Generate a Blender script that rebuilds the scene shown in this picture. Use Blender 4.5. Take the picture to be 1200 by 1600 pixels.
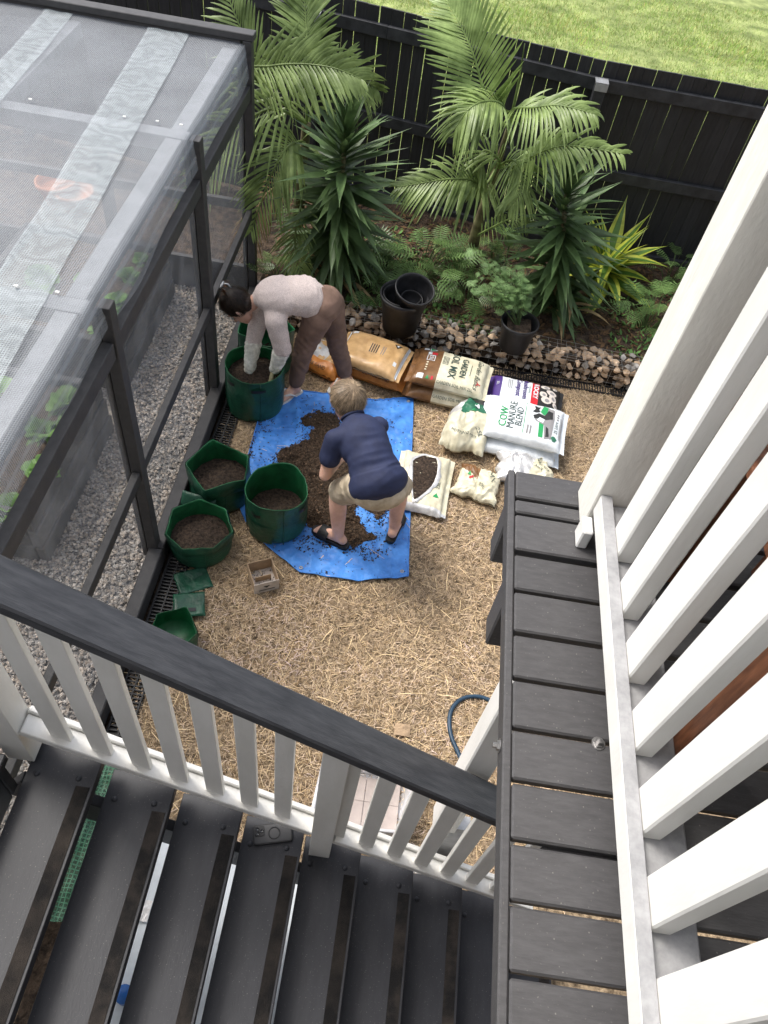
import bpy, bmesh, math, random
import numpy as np
from mathutils import Vector, Matrix, noise
R = random.Random(7)
PI = math.pi
S = bpy.context.scene
COL = S.collection
for o in list(bpy.data.objects): bpy.data.objects.remove(o)

# ------------------------------------------------------------------ camera
CAMZ = 4.1
FPX = 1201.0                       # focal length in pixels of the 1200x1600 photograph
yaw, pit, rol = (math.radians(a) for a in (1.48461, 51.202, -10.552))
FW = Vector((math.sin(yaw)*math.cos(pit), math.cos(yaw)*math.cos(pit), -math.sin(pit)))
R0 = Vector((math.cos(yaw), -math.sin(yaw), 0)); D0 = FW.cross(R0)
RT = math.cos(rol)*R0 + math.sin(rol)*D0
DN = -math.sin(rol)*R0 + math.cos(rol)*D0
cd = bpy.data.cameras.new('camera'); cam = bpy.data.objects.new('camera', cd); COL.objects.link(cam)
cam.matrix_world = Matrix(((RT.x, -DN.x, -FW.x, 0), (RT.y, -DN.y, -FW.y, 0), (RT.z, -DN.z, -FW.z, CAMZ), (0, 0, 0, 1)))
cd.sensor_fit = 'VERTICAL'; cd.sensor_height = 34.6; cd.lens = 34.6*FPX/1600
cd.clip_start = 0.02; cd.clip_end = 400
S.camera = cam

# ------------------------------------------------------------------ light
SUN_EL, SUN_AZ = math.radians(58), math.radians(-62)   # azimuth from +Y, negative towards -X
w = bpy.data.worlds.new('World'); S.world = w; w.use_nodes = True
nt = w.node_tree; nt.nodes.clear()
sky = nt.nodes.new('ShaderNodeTexSky'); sky.sky_type = 'NISHITA'; sky.sun_disc = False
sky.sun_elevation = SUN_EL; sky.sun_rotation = SUN_AZ; sky.dust_density = 4.0; sky.air_density = 1.0; sky.ozone_density = 1.0
hs = nt.nodes.new('ShaderNodeHueSaturation'); hs.inputs['Saturation'].default_value = 0.5
bg = nt.nodes.new('ShaderNodeBackground'); bg.inputs['Strength'].default_value = 0.15
wo = nt.nodes.new('ShaderNodeOutputWorld')
nt.links.new(sky.outputs[0], hs.inputs['Color']); nt.links.new(hs.outputs[0], bg.inputs[0]); nt.links.new(bg.outputs[0], wo.inputs[0])
sl = bpy.data.lights.new('sun', 'SUN'); sl.energy = 1.15; sl.angle = math.radians(16); sl.color = (1, .96, .9)
so = bpy.data.objects.new('sun', sl); COL.objects.link(so)
sd = Vector((math.sin(SUN_AZ)*math.cos(SUN_EL), math.cos(SUN_AZ)*math.cos(SUN_EL), math.sin(SUN_EL)))
so.rotation_euler = sd.to_track_quat('Z', 'Y').to_euler(); so.location = sd*30
S.view_settings.view_transform = 'Standard'; S.view_settings.look = 'None'
S.view_settings.gamma = 1.0; S.view_settings.use_curve_mapping = False
S.view_settings.exposure = 1.0
S.render.engine = 'CYCLES'
S.cycles.transparent_max_bounces = 24; S.cycles.max_bounces = 8

# ------------------------------------------------------------------ pixel helpers
def ray(px, py): return (px-600)/FPX*RT + (py-800)/FPX*DN + FW
def G(px, py, z=0.0):
    r = ray(px, py); t = (z-CAMZ)/r.z; return Vector((r.x*t, r.y*t, z))
def YP(px, py, y):
    r = ray(px, py); t = y/r.y; return Vector((r.x*t, y, CAMZ+r.z*t))

# ------------------------------------------------------------------ object helpers
WM = {}
def link(name, data, M=None, parent=None):
    o = bpy.data.objects.new(name, data); COL.objects.link(o)
    M = M or Matrix.Identity(4)
    WM[o.name] = M.copy()
    if parent is not None:
        o.parent = parent; o.matrix_parent_inverse = WM[parent.name].inverted()
    o.matrix_basis = M
    return o
def tag(o, label, cat, group=None):
    o['label'] = label; o['category'] = cat
    if group: o['group'] = group
    return o
def thing(name, label, cat, loc=(0, 0, 0), group=None, rz=0):
    o = link(name, None, Matrix.Translation(Vector(loc)) @ Matrix.Rotation(rz, 4, 'Z')); o.empty_display_size = .1
    return tag(o, label, cat, group)
def struct(o): o['kind'] = 'structure'; return o
def stuff(o): o['kind'] = 'stuff'; return o

class MB:
    def __init__(s): s.v = []; s.f = []; s.m = []; s.c = []
    def add(s, vs, fs, m=0, col=None):
        b = len(s.v); s.v += [tuple(v) for v in vs]
        s.f += [tuple(i+b for i in f) for f in fs]; s.m += [m]*len(fs)
        if col is not None: s.c += [col]*len(fs)
        return b
    def box(s, x0, x1, y0, y1, z0, z1, m=0, M=None, col=None):
        vs = [Vector((x, y, z)) for z in (z0, z1) for y in (y0, y1) for x in (x0, x1)]
        if M is not None: vs = [M @ v for v in vs]
        s.add(vs, [(0, 2, 3, 1), (4, 5, 7, 6), (0, 1, 5, 4), (2, 6, 7, 3), (0, 4, 6, 2), (1, 3, 7, 5)], m, col)
    def tube(s, pts, rad, n=8, m=0, cap=True):
        pts = [Vector(p) for p in pts]; k = len(pts)
        if not hasattr(rad, '__len__'): rad = [rad]*k
        rings = []; u = None
        for i, p in enumerate(pts):
            t = (pts[min(i+1, k-1)]-pts[max(i-1, 0)]).normalized()
            if u is None: u = t.orthogonal().normalized()
            u = (u - t*u.dot(t)).normalized(); w_ = t.cross(u)
            rings.append([p+rad[i]*(math.cos(2*PI*j/n)*u+math.sin(2*PI*j/n)*w_) for j in range(n)])
        vs = [v for r in rings for v in r]; fs = []
        for i in range(k-1):
            for j in range(n):
                a = i*n+j; b = i*n+(j+1) % n; fs.append((a, b, b+n, a+n))
        if cap: fs += [tuple(range(n-1, -1, -1)), tuple((k-1)*n+j for j in range(n))]
        s.add(vs, fs, m)
    def grid(s, fn, nu, nv, m=0, flip=False, mfn=None):
        vs = [fn(i/nu, j/nv) for j in range(nv+1) for i in range(nu+1)]
        fs = []; ms = []
        for j in range(nv):
            for i in range(nu):
                a = j*(nu+1)+i; q = (a, a+1, a+nu+2, a+nu+1); fs.append(q[::-1] if flip else q)
                ms.append(mfn((i+.5)/nu, (j+.5)/nv) if mfn else m)
        s.add(vs, fs, 0); s.m[-len(fs):] = ms
    def lathe(s, prof, n=32, c=(0, 0, 0), m=0, fn=None):
        c = Vector(c); k = len(prof); vs = []
        for (r, z) in prof:
            for j in range(n):
                a = 2*PI*j/n; rr, zz = (fn(r, z, a) if fn else (r, z))
                vs.append(c+Vector((rr*math.cos(a), rr*math.sin(a), zz)))
        fs = [(i*n+j, i*n+(j+1) % n, (i+1)*n+(j+1) % n, (i+1)*n+j) for i in range(k-1) for j in range(n)]
        s.add(vs, fs, m)
    def mesh(s, name, mats, smooth=False):
        me = bpy.data.meshes.new(name); me.from_pydata(s.v, [], s.f)
        if not isinstance(mats, (list, tuple)): mats = [mats]
        for m in mats: me.materials.append(m)
        if len(mats) > 1: me.polygons.foreach_set('material_index', s.m)
        if s.c:
            a = me.color_attributes.new('Col', 'FLOAT_COLOR', 'CORNER'); cs = []
            for f, c in zip(s.f, s.c): cs += list(c)*len(f)
            a.data.foreach_set('color', cs)
        if smooth: me.polygons.foreach_set('use_smooth', [True]*len(me.polygons))
        me.update(); return me
    def obj(s, name, mats, parent=None, smooth=False, M=None): return link(name, s.mesh(name, mats, smooth), M, parent)

_bc = {}
def bbox_mesh(name, sx, sy, sz, mat, bev):
    k = (round(sx, 4), round(sy, 4), round(sz, 4), mat.name, round(bev, 4))
    if k in _bc: return _bc[k]
    bm = bmesh.new(); bmesh.ops.create_cube(bm, size=1.0)
    for v in bm.verts: v.co = Vector((v.co.x*sx, v.co.y*sy, v.co.z*sz))
    if bev: bmesh.ops.bevel(bm, geom=bm.edges[:], offset=bev, segments=1, affect='EDGES')
    me = bpy.data.meshes.new(name); bm.to_mesh(me); bm.free(); me.materials.append(mat); _bc[k] = me
    return me
def board(name, x0, x1, y0, y1, z0, z1, mat, parent=None, bev=.004, rot=None):
    me = bbox_mesh(name, x1-x0, y1-y0, z1-z0, mat, bev)
    M = Matrix.Translation(((x0+x1)/2, (y0+y1)/2, (z0+z1)/2))
    if rot is not None: M = M @ rot
    return link(name, me, M, parent)
def beam(name, p, q, wd, ht, mat, parent=None, bev=.004, up=(0, 0, 1)):
    p = Vector(p); q = Vector(q); d = q-p; L = d.length; x = d.normalized(); z = Vector(up); z = (z-x*z.dot(x)).normalized(); y = z.cross(x)
    M = Matrix((x, y, z)).transposed().to_4x4(); M.translation = (p+q)/2
    return link(name, bbox_mesh(name, L, wd, ht, mat, bev), M, parent)

# ------------------------------------------------------------------ materials
def nd(t, ty, **kw):
    n = t.nodes.new(ty)
    for k, v in kw.items(): setattr(n, k, v)
    return n
def mat(name, c, rough=.6, var=.15, scale=20, bump=.0, bscale=60, c2=None, stretch=None, spec=.4, piece=.0, vcol=False, detail=5, bdist=.003, trans=0, metal=0, world=False, ramp=(.35, .65), speck=0):
    m = bpy.data.materials.new(name); m.use_nodes = True; t = m.node_tree; b = t.nodes['Principled BSDF']
    b.inputs['Roughness'].default_value = rough; b.inputs['Specular IOR Level'].default_value = spec; b.inputs['Metallic'].default_value = metal
    tc = nd(t, 'ShaderNodeTexCoord'); mp = nd(t, 'ShaderNodeMapping')
    if world:
        ge = nd(t, 'ShaderNodeNewGeometry'); t.links.new(ge.outputs['Position'], mp.inputs[0])
    else: t.links.new(tc.outputs['Object'], mp.inputs[0])
    if stretch: mp.inputs['Scale'].default_value = stretch
    if piece:
        oi = nd(t, 'ShaderNodeObjectInfo'); ml = nd(t, 'ShaderNodeMath', operation='MULTIPLY'); ml.inputs[1].default_value = 37.0
        t.links.new(oi.outputs['Random'], ml.inputs[0]); t.links.new(ml.outputs[0], mp.inputs['Location'])
    n = nd(t, 'ShaderNodeTexNoise'); n.inputs['Scale'].default_value = scale; n.inputs['Detail'].default_value = detail; n.inputs['Roughness'].default_value = .62
    t.links.new(mp.outputs[0], n.inputs['Vector'])
    r = nd(t, 'ShaderNodeValToRGB'); e = r.color_ramp.elements
    lo = [max(0, x*(1-var)) for x in c]; hi = [min(1, x*(1+var)) for x in (c2 or c)]
    e[0].position, e[1].position = ramp; e[0].color = (*lo, 1); e[1].color = (*hi, 1)
    t.links.new(n.outputs['Fac'], r.inputs[0]); out = r.outputs[0]
    if vcol:
        a = nd(t, 'ShaderNodeVertexColor', layer_name='Col'); mx = nd(t, 'ShaderNodeMix', data_type='RGBA', blend_type='MULTIPLY'); mx.inputs[0].default_value = 1
        t.links.new(out, mx.inputs[6]); t.links.new(a.outputs[0], mx.inputs[7]); out = mx.outputs[2]
    if piece:
        h = nd(t, 'ShaderNodeHueSaturation'); mr = nd(t, 'ShaderNodeMapRange'); mr.inputs['To Min'].default_value = 1-piece; mr.inputs['To Max'].default_value = 1+piece
        t.links.new(oi.outputs['Random'], mr.inputs[0]); t.links.new(mr.outputs[0], h.inputs['Value']); t.links.new(out, h.inputs['Color']); out = h.outputs[0]
    if speck:
        n3 = nd(t, 'ShaderNodeTexNoise'); n3.inputs['Scale'].default_value = 190; n3.inputs['Detail'].default_value = 1; t.links.new(tc.outputs['Object'], n3.inputs['Vector'])
        n4 = nd(t, 'ShaderNodeTexNoise'); n4.inputs['Scale'].default_value = 9; t.links.new(tc.outputs['Object'], n4.inputs['Vector'])
        r3 = nd(t, 'ShaderNodeMapRange'); r3.inputs['From Min'].default_value = .70; r3.inputs['From Max'].default_value = .80; t.links.new(n3.outputs['Fac'], r3.inputs[0])
        m4 = nd(t, 'ShaderNodeMath', operation='MULTIPLY'); t.links.new(r3.outputs[0], m4.inputs[0]); t.links.new(n4.outputs['Fac'], m4.inputs[1])
        mx3 = nd(t, 'ShaderNodeMix', data_type='RGBA'); mx3.inputs[7].default_value = (speck*2, speck*1.9, speck*1.7, 1); t.links.new(m4.outputs[0], mx3.inputs[0]); t.links.new(out, mx3.inputs[6]); out = mx3.outputs[2]
    t.links.new(out, b.inputs['Base Color'])
    if bump:
        n2 = nd(t, 'ShaderNodeTexNoise'); n2.inputs['Scale'].default_value = bscale; n2.inputs['Detail'].default_value = 6
        t.links.new(mp.outputs[0], n2.inputs['Vector'])
        bp = nd(t, 'ShaderNodeBump'); bp.inputs['Strength'].default_value = bump; bp.inputs['Distance'].default_value = bdist
        t.links.new(n2.outputs['Fac'], bp.inputs['Height']); t.links.new(bp.outputs[0], b.inputs['Normal'])
    if trans:
        tr = nd(t, 'ShaderNodeBsdfTranslucent'); t.links.new(out, tr.inputs[0]); mx = nd(t, 'ShaderNodeMixShader'); mx.inputs[0].default_value = trans
        t.links.new(b.outputs[0], mx.inputs[1]); t.links.new(tr.outputs[0], mx.inputs[2]); t.links.new(mx.outputs[0], t.nodes['Material Output'].inputs[0])
    return m

M_straw = mat('straw', (.72, .555, .355), .75, .12, 8, vcol=True)
M_ground = mat('straw_ground', (.11, .075, .045), .9, .35, 30, .9, 90, c2=(.36, .27, .17), bdist=.012, world=True)
M_lawn = mat('lawn_soil', (.17, .22, .06), .9, .3, 3, .5, 60, c2=(.27, .31, .11), bdist=.02, world=True)
M_grass = mat('grass_blades', (.50, .58, .20), .7, .25, 1.2, vcol=True, world=True, trans=.25)
M_fence = mat('fence_paint', (.019, .019, .021), .55, .15, 12, .3, 30, stretch=(4, 4, .5), piece=.2, c2=(.024, .024, .026))
M_deck = mat('deck_paint', (.060, .058, .059), .5, .07, 30, .25, 60, stretch=(1, 4, 4), piece=.08, c2=(.068, .066, .067), speck=.12)
M_tread = mat('tread_paint', (.022, .023, .028), .48, .06, 9, .18, 60, stretch=(4, 1, 4), piece=.06, c2=(.026, .027, .032), spec=.4, speck=.10)
M_rail = mat('handrail_paint', (.045, .047, .053), .40, .12, 8, .3, 50, stretch=(1, 6, 6), c2=(.064, .066, .072))
M_strip = mat('grip_tape', (.012, .011, .011), .95, .4, 6, .8, 400, c2=(.045, .036, .029), piece=.4, ramp=(.4, .8))
M_white = mat('white_paint', (.74, .73, .69), .45, .03, 9, .25, 90, stretch=(1, 1, .3), c2=(.78, .77, .74))
M_whitepost = mat('white_rough_post', (.72, .70, .64), .6, .03, 20, .5, 120, stretch=(1, 1, .35), c2=(.77, .75, .69), bdist=.003)
M_whitegrey = mat('weathered_white', (.30, .30, .305), .5, .04, 60, .2, 60, c2=(.35, .35, .355))
M_gh = mat('enclosure_timber', (.042, .041, .042), .55, .08, 10, .25, 60, stretch=(2, 2, 2), c2=(.052, .050, .050), piece=.2)
M_sleeper = mat('sleeper', (.060, .060, .062), .7, .15, 10, .4, 40, c2=(.085, .083, .082), piece=.2)
M_soil = mat('potting_soil', (.034, .022, .014), .95, .4, 60, 1.0, 120, c2=(.10, .068, .043), bdist=.012)
M_soildark = mat('dark_soil', (.020, .013, .009), .95, .4, 60, 1.0, 120, c2=(.060, .040, .027), bdist=.012)  # darker soil, used inside the grow bags and the slit sack
M_rafter = mat('weathered_rafter', (.14, .15, .16), .8, .12, 12, .3, 40, c2=(.18, .19, .20))
M_frail = mat('fence_rail_paint', (.028, .029, .032), .5, .25, 12, .3, 30, c2=(.036, .037, .040))
M_crumb = mat('soil_crumbs', (.12, .078, .048), .95, .3, 30, vcol=True)
M_bed = mat('bed_soil', (.030, .020, .013), .95, .4, 14, 1.0, 50, c2=(.085, .058, .038), bdist=.03, world=True)
M_gravel = mat('gravel_base', (.14, .13, .12), .9, .4, 60, 1.0, 80, c2=(.34, .32, .30), bdist=.02, world=True)
M_stone = mat('gravel_stone', (.50, .46, .41), .85, .2, 30, vcol=True)
M_rock = mat('gabion_rock', (.40, .265, .16), .85, .3, 9, .7, 30, c2=(.58, .43, .29), piece=.4, bdist=.008)
M_rockg = mat('gabion_rock_grey', (.26, .24, .21), .85, .3, 9, .7, 30, c2=(.44, .41, .37), piece=.4, bdist=.008)
M_wire = mat('galvanised_wire', (.46, .46, .44), .45, .1, 30, metal=.7)
M_galv = mat('galvanised', (.42, .43, .44), .5, .15, 25, metal=.6)
M_grate = mat('black_grate', (.015, .015, .016), .5, .2, 20)
M_black = mat('black_plastic', (.014, .014, .015), .42, .3, 12, .1, 30)
M_blackpot = mat('pot_plastic', (.017, .017, .018), .45, .3, 12, .15, 40, c2=(.026, .026, .028))
M_tarp = mat('blue_tarp', (.055, .22, .64), .48, .10, 9, .4, 60, c2=(.08, .29, .74), spec=.4, bdist=.005)
M_green = mat('green_bag', (.008, .052, .028), .40, .2, 7, .8, 18, c2=(.012, .075, .040), spec=.5, bdist=.012)
M_greenin = mat('green_bag_inside', (.008, .085, .030), .4, .25, 7, .35, 25, c2=(.013, .125, .045), bdist=.006)
M_net = mat('green_net', (.03, .12, .06), .7, .3, 40, .6, 200, c2=(.10, .24, .14))
M_card = mat('cardboard', (.38, .27, .17), .85, .12, 20, .1, 60)
M_cardw = mat('cardboard_printed', (.50, .44, .38), .8, .12, 20)
M_terra = mat('terracotta', (.42, .17, .08), .8, .15, 12)
M_brown = mat('brown_timber', (.13, .050, .024), .5, .3, 8, .2, 30, stretch=(6, 6, 1), c2=(.21, .085, .042))
M_trunk = mat('palm_trunk', (.13, .10, .055), .85, .3, 10, .5, 30, c2=(.18, .17, .08))
M_hose = mat('hose', (.02, .05, .085), .4, .2, 10)
M_blue = mat('blue_plastic', (.02, .11, .36), .4, .1, 10)
M_paper = mat('paper', (.75, .73, .70), .8, .1, 20)
M_phone = mat('phone_back', (.05, .05, .052), .45, .1, 10)
M_glass = mat('lens_glass', (.004, .004, .006), .08, .0, 10, spec=.8)
M_steel = mat('steel', (.42, .41, .40), .35, .2, 40, metal=.9)
def leafmat(n, a, b, tr=.25, rough=.42, piece=.22, sc=6): return mat(n, a, rough, .25, sc, .15, 40, c2=b, piece=piece, trans=tr)
M_palm = leafmat('palm_leaf', (.15, .225, .055), (.27, .36, .12), .3, .36)
M_yucca = leafmat('yucca_leaf', (.060, .105, .036), (.11, .18, .065), .18, .42, .35)
M_var = leafmat('variegated_leaf', (.36, .42, .035), (.56, .60, .09), .25)
M_vargr = leafmat('variegated_green', (.07, .16, .025), (.11, .22, .04), .25)
M_philo = leafmat('philodendron_leaf', (.075, .14, .038), (.14, .23, .075), .2, .35)
M_tom = leafmat('potted_leaf', (.17, .29, .10), (.27, .42, .17), .3, .5)
M_veg = leafmat('vegetable_leaf', (.10, .22, .04), (.20, .36, .09), .3, .5)
M_dead = leafmat('dry_leaf', (.28, .19, .08), (.42, .31, .16), .2, .7)
M_stem = mat('green_stem', (.07, .11, .035), .6, .2, 10)
M_skin = mat('skin', (.62, .36, .26), .5, .07, 12, .1, 60, c2=(.68, .42, .32)); M_skin.node_tree.nodes['Principled BSDF'].inputs['Subsurface Weight'].default_value = .08
M_skin.node_tree.nodes['Principled BSDF'].inputs['Subsurface Radius'].default_value = (.02, .008, .005)
M_knit = mat('knit_wool', (.52, .425, .39), .95, .2, 260, .8, 300, c2=(.72, .62, .575), bdist=.006)
M_trou = mat('brown_trousers', (.175, .108, .078), .85, .12, 10, .3, 200, c2=(.215, .135, .10))
M_shirt = mat('navy_shirt', (.016, .022, .060), .75, .1, 10, .3, 300, c2=(.021, .029, .075))
M_short = mat('khaki_shorts', (.40, .33, .23), .85, .12, 14, .3, 250, c2=(.50, .42, .31))
M_glove = mat('work_gloves', (.60, .58, .50), .9, .12, 30, .4, 200, c2=(.76, .74, .66))
M_gloved = mat('glove_palm', (.24, .21, .11), .8, .3, 20, .3, 100, c2=(.36, .32, .18))
M_hairb = mat('dark_hair', (.012, .008, .006), .35, .4, 60, .3, 200, c2=(.035, .022, .015), vcol=True)
M_hairl = mat('sandy_hair', (.28, .205, .13), .45, .12, 60, .1, 200, c2=(.34, .255, .17), vcol=True)
M_slide = mat('black_rubber', (.014, .014, .014), .6, .2, 30, .2, 100)
M_thong = mat('white_rubber', (.72, .70, .66), .55, .08, 20)
def flat(n, c, r=.5): return mat(n, c, r, .06, 30)
P_cream = mat('bag_cream', (.62, .57, .40), .38, .08, 14, .3, 20, c2=(.70, .66, .50), bdist=.006)
P_brown = mat('bag_brown', (.155, .072, .026), .38, .15, 14, .3, 20, c2=(.20, .10, .04), bdist=.006)
P_white = mat('bag_white', (.68, .72, .74), .36, .06, 12, .35, 18, c2=(.76, .79, .80), bdist=.006)
P_purple = flat('bag_purple', (.065, .03, .19)); P_red = flat('bag_red', (.55, .02, .03)); P_green = flat('bag_green', (.02, .30, .09)); P_dgreen = flat('bag_dark_green', (.03, .15, .085))
P_black = flat('bag_ink', (.02, .02, .02)); P_grey = flat('bag_grey', (.25, .24, .24)); P_mush = flat('bag_mushroom', (.62, .56, .50)); P_dink = flat('bag_green_ink', (.03, .06, .05))
P_orange = mat('bag_orange', (.55, .19, .035), .4, .1, 14, .3, 20, c2=(.62, .25, .06), bdist=.006)
P_sand = mat('bag_sand', (.52, .31, .13), .28, .12, 9, .35, 16, c2=(.62, .40, .19), spec=.6, bdist=.006)
P_silver = mat('bag_silver', (.55, .54, .53), .28, .15, 10, .4, 20, c2=(.72, .71, .69), metal=.35, bdist=.008)
def netmat(name, cover, tint, per, wob=0.0, moire=False):
    """woven screen: threads of a pale plastic, see-through between them"""
    m = bpy.data.materials.new(name); m.use_nodes = True; t = m.node_tree; b = t.nodes['Principled BSDF']
    b.inputs['Base Color'].default_value = (*tint, 1); b.inputs['Roughness'].default_value = .55
    tc = nd(t, 'ShaderNodeTexCoord'); out = None
    acc = None
    for ax in ('X', 'Y'):
        wv = nd(t, 'ShaderNodeTexWave', wave_type='BANDS', bands_direction=ax, wave_profile='SIN'); wv.inputs['Scale'].default_value = .314/per
        wv.inputs['Distortion'].default_value = wob; wv.inputs['Detail'].default_value = 1; wv.inputs['Detail Scale'].default_value = .02 if wob else 1
        t.links.new(tc.outputs['Object'], wv.inputs['Vector'])
        if acc is None: acc = wv.outputs['Fac']
        else:
            a = nd(t, 'ShaderNodeMath', operation='MAXIMUM'); t.links.new(acc, a.inputs[0]); t.links.new(wv.outputs['Fac'], a.inputs[1]); acc = a.outputs[0]
    nz = nd(t, 'ShaderNodeTexNoise'); nz.inputs['Scale'].default_value = 3.0; t.links.new(tc.outputs['Object'], nz.inputs['Vector'])
    mr = nd(t, 'ShaderNodeMapRange'); mr.inputs['From Min'].default_value = .45; mr.inputs['From Max'].default_value = 1.0
    mr.inputs['To Min'].default_value = cover*.62; mr.inputs['To Max'].default_value = min(1, cover*1.42); t.links.new(acc, mr.inputs[0])
    m2 = nd(t, 'ShaderNodeMath', operation='MULTIPLY'); m3 = nd(t, 'ShaderNodeMapRange'); m3.inputs['To Min'].default_value = .8; m3.inputs['To Max'].default_value = 1.2
    t.links.new(nz.outputs['Fac'], m3.inputs[0]); t.links.new(mr.outputs[0], m2.inputs[0]); t.links.new(m3.outputs[0], m2.inputs[1])
    if moire:
        wm_ = nd(t, 'ShaderNodeTexWave', wave_type='BANDS', bands_direction='Y'); wm_.inputs['Scale'].default_value = 2.6; wm_.inputs['Distortion'].default_value = 22; wm_.inputs['Detail'].default_value = 2.5; wm_.inputs['Detail Scale'].default_value = 1.6; t.links.new(tc.outputs['Object'], wm_.inputs['Vector'])
        r5 = nd(t, 'ShaderNodeMapRange'); r5.inputs['To Min'].default_value = .78; r5.inputs['To Max'].default_value = 1.08; t.links.new(wm_.outputs['Fac'], r5.inputs[0])
        m5 = nd(t, 'ShaderNodeMath', operation='MULTIPLY'); t.links.new(m2.outputs[0], m5.inputs[0]); t.links.new(r5.outputs[0], m5.inputs[1]); m2 = m5
    tp = nd(t, 'ShaderNodeBsdfTransparent'); mx = nd(t, 'ShaderNodeMixShader'); t.links.new(m2.outputs[0], mx.inputs[0]); t.links.new(tp.outputs[0], mx.inputs[1]); t.links.new(b.outputs[0], mx.inputs[2])
    t.links.new(mx.outputs[0], t.nodes['Material Output'].inputs[0]); return m
M_netroof = netmat('roof_screen', .30, (.50, .53, .56), .010)
M_netover = netmat('overlap_screen', .36, (.44, .49, .50), .012, 9.0, True)
M_netwall = netmat('wall_screen', .20, (.56, .57, .59), .007)
M_clear = netmat('translucent_plastic', .62, (.74, .74, .76), .5)
M_shade = netmat('green_shade_net', .55, (.08, .22, .13), .02)
# ================================================================== THE SETTING
def wob(x, y, s=1.0, k=0): return noise.noise(Vector((x*s, y*s, k*7.3)))
def inpoly(x, y, P):
    c = False; n = len(P); j = n-1
    for i in range(n):
        if (P[i][1] > y) != (P[j][1] > y) and x < (P[j][0]-P[i][0])*(y-P[i][1])/(P[j][1]-P[i][1])+P[i][0]: c = not c
        j = i
    return c
FL = [(-6.0, 7.75), (-.5, 6.89), (1.21, 6.60), (6.0, 6.52)]        # fence line
def fence_y(x):
    for (a, b), (c, d) in zip(FL, FL[1:]):
        if x <= c: return b+(d-b)*(x-a)/(c-a)
    return FL[-1][1]
GX = -1.29                                                          # enclosure wall plane
def gz(x, y): return .012*wob(x, y, 2.2)+.006*wob(x, y, 7, 1)
mb = MB()
mb.grid(lambda u, v: Vector((-1.16+(7.2)*u, -3+8.0*v, gz(-1.16+7.2*u, -3+8.0*v)+.002)), 120, 130)
struct(mb.obj('straw_yard', M_ground, smooth=True))
mb = MB(); mb.box(-150, 150, -150, 150, -.6, -.06); struct(mb.obj('ground', M_bed))
mb = MB(); mb.grid(lambda u, v: Vector((-60+120*u, fence_y(-60+120*u)+.12+70*v*v, .03*wob(-60+120*u, 70*v, .6)+.0)), 60, 60); struct(mb.obj('lawn', M_lawn, smooth=True))
mb = MB(); mb.grid(lambda u, v: Vector((-1.15+1.9*u, -1.4+2.33*v, gz(-1.15+1.9*u, -1.4+2.33*v)+.014)), 30, 30); struct(mb.obj('shaded_earth', M_bed, smooth=True))  # dirt under the stairs; its dark colour also stands for the shading there
# straw
mb = MB(); rs = random.Random(3)
def straw_blade(x, y, z, L, wd, a, tilt, col):
    d = Vector((math.cos(a)*math.cos(tilt), math.sin(a)*math.cos(tilt), math.sin(tilt))); s = Vector((-math.sin(a), math.cos(a), 0))*wd
    p = Vector((x, y, z)); b = Vector((0, 0, rs.uniform(-.004, .012)))
    m = p+d*L*.5+b; e = p+d*L+Vector((rs.uniform(-.1, .1)*L, rs.uniform(-.1, .1)*L, -b.z))
    mb.add([p-s, p+s, m+s, m-s, e+s*.6, e-s*.6], [(0, 1, 2, 3), (3, 2, 4, 5)], 0, col)
for i in range(105000):
    y = 1.0+4.0*rs.random()**.85; x = rs.uniform(-1.16, min(3.2, .9+.55*y))
    cl = .5+.5*wob(x, y, 1.7, 5)+.35*wob(x, y, 5, 6)
    g = rs.uniform(.32, 1.3)*(.60+.58*cl); dark = rs.random() < .22
    if dark: col = (.42*g, .36*g, .28*g, 1)
    else:
        q = rs.random(); col = (min(1, g*(1+.1*q)), min(1, g*(.97+.05*q)), g*(.85+.2*rs.random()), 1)
    straw_blade(x, y, gz(x, y)+.003+.014*rs.random()*max(0, cl), rs.uniform(.018, .065), rs.uniform(.0008, .0018), rs.uniform(0, 2*PI), rs.uniform(-.05, .30)*rs.random(), col)
for i in range(900):
    y = 1.0+4.0*rs.random()**.85; x = rs.uniform(-1.16, min(3.2, .9+.55*y)); g = rs.uniform(.8, 1.3)
    straw_blade(x, y, gz(x, y)+.008+.01*rs.random(), rs.uniform(.07, .15), rs.uniform(.001, .0022), rs.uniform(0, 2*PI), rs.uniform(-.03, .12), (g, g*.98, g*.88, 1))
stuff(tag(mb.obj('straw_mulch', M_straw), 'dry golden straw mulch scattered over the whole yard', 'straw'))
# lawn blades
mb = MB(); rs = random.Random(4)
for i in range(90000):
    y = 7.6+7.5*rs.random()**.8; x = rs.uniform(-3.5, 3.2+.35*y)
    if y < fence_y(x)+.25: continue
    n_ = wob(x, y, 1.1, 2)*.5+wob(x, y, 4, 3)*.5
    h = rs.uniform(.02, .055)*(1+.5*n_); a = rs.uniform(0, 2*PI); wd = rs.uniform(.004, .008)
    g = rs.uniform(.55, 1.1)*(1+.35*n_); dry = rs.random() < .22+.3*n_
    col = (g*1.25, g*.98, g*1.1, 1) if dry else (g*.85, g, g*.8, 1)
    p = Vector((x, y, .03*wob(x, y-fence_y(x)-.12, .6)-.015)); s = Vector((math.cos(a), math.sin(a), 0))*wd; t_ = Vector((rs.uniform(-.04, .04), rs.uniform(-.04, .04), h+.02))
    mb.add([p-s, p+s, p+t_], [(0, 1, 2)], 0, col)
stuff(tag(mb.obj('lawn_grass', M_grass), 'short mown green grass of the lawn behind the fence', 'grass'))

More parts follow.
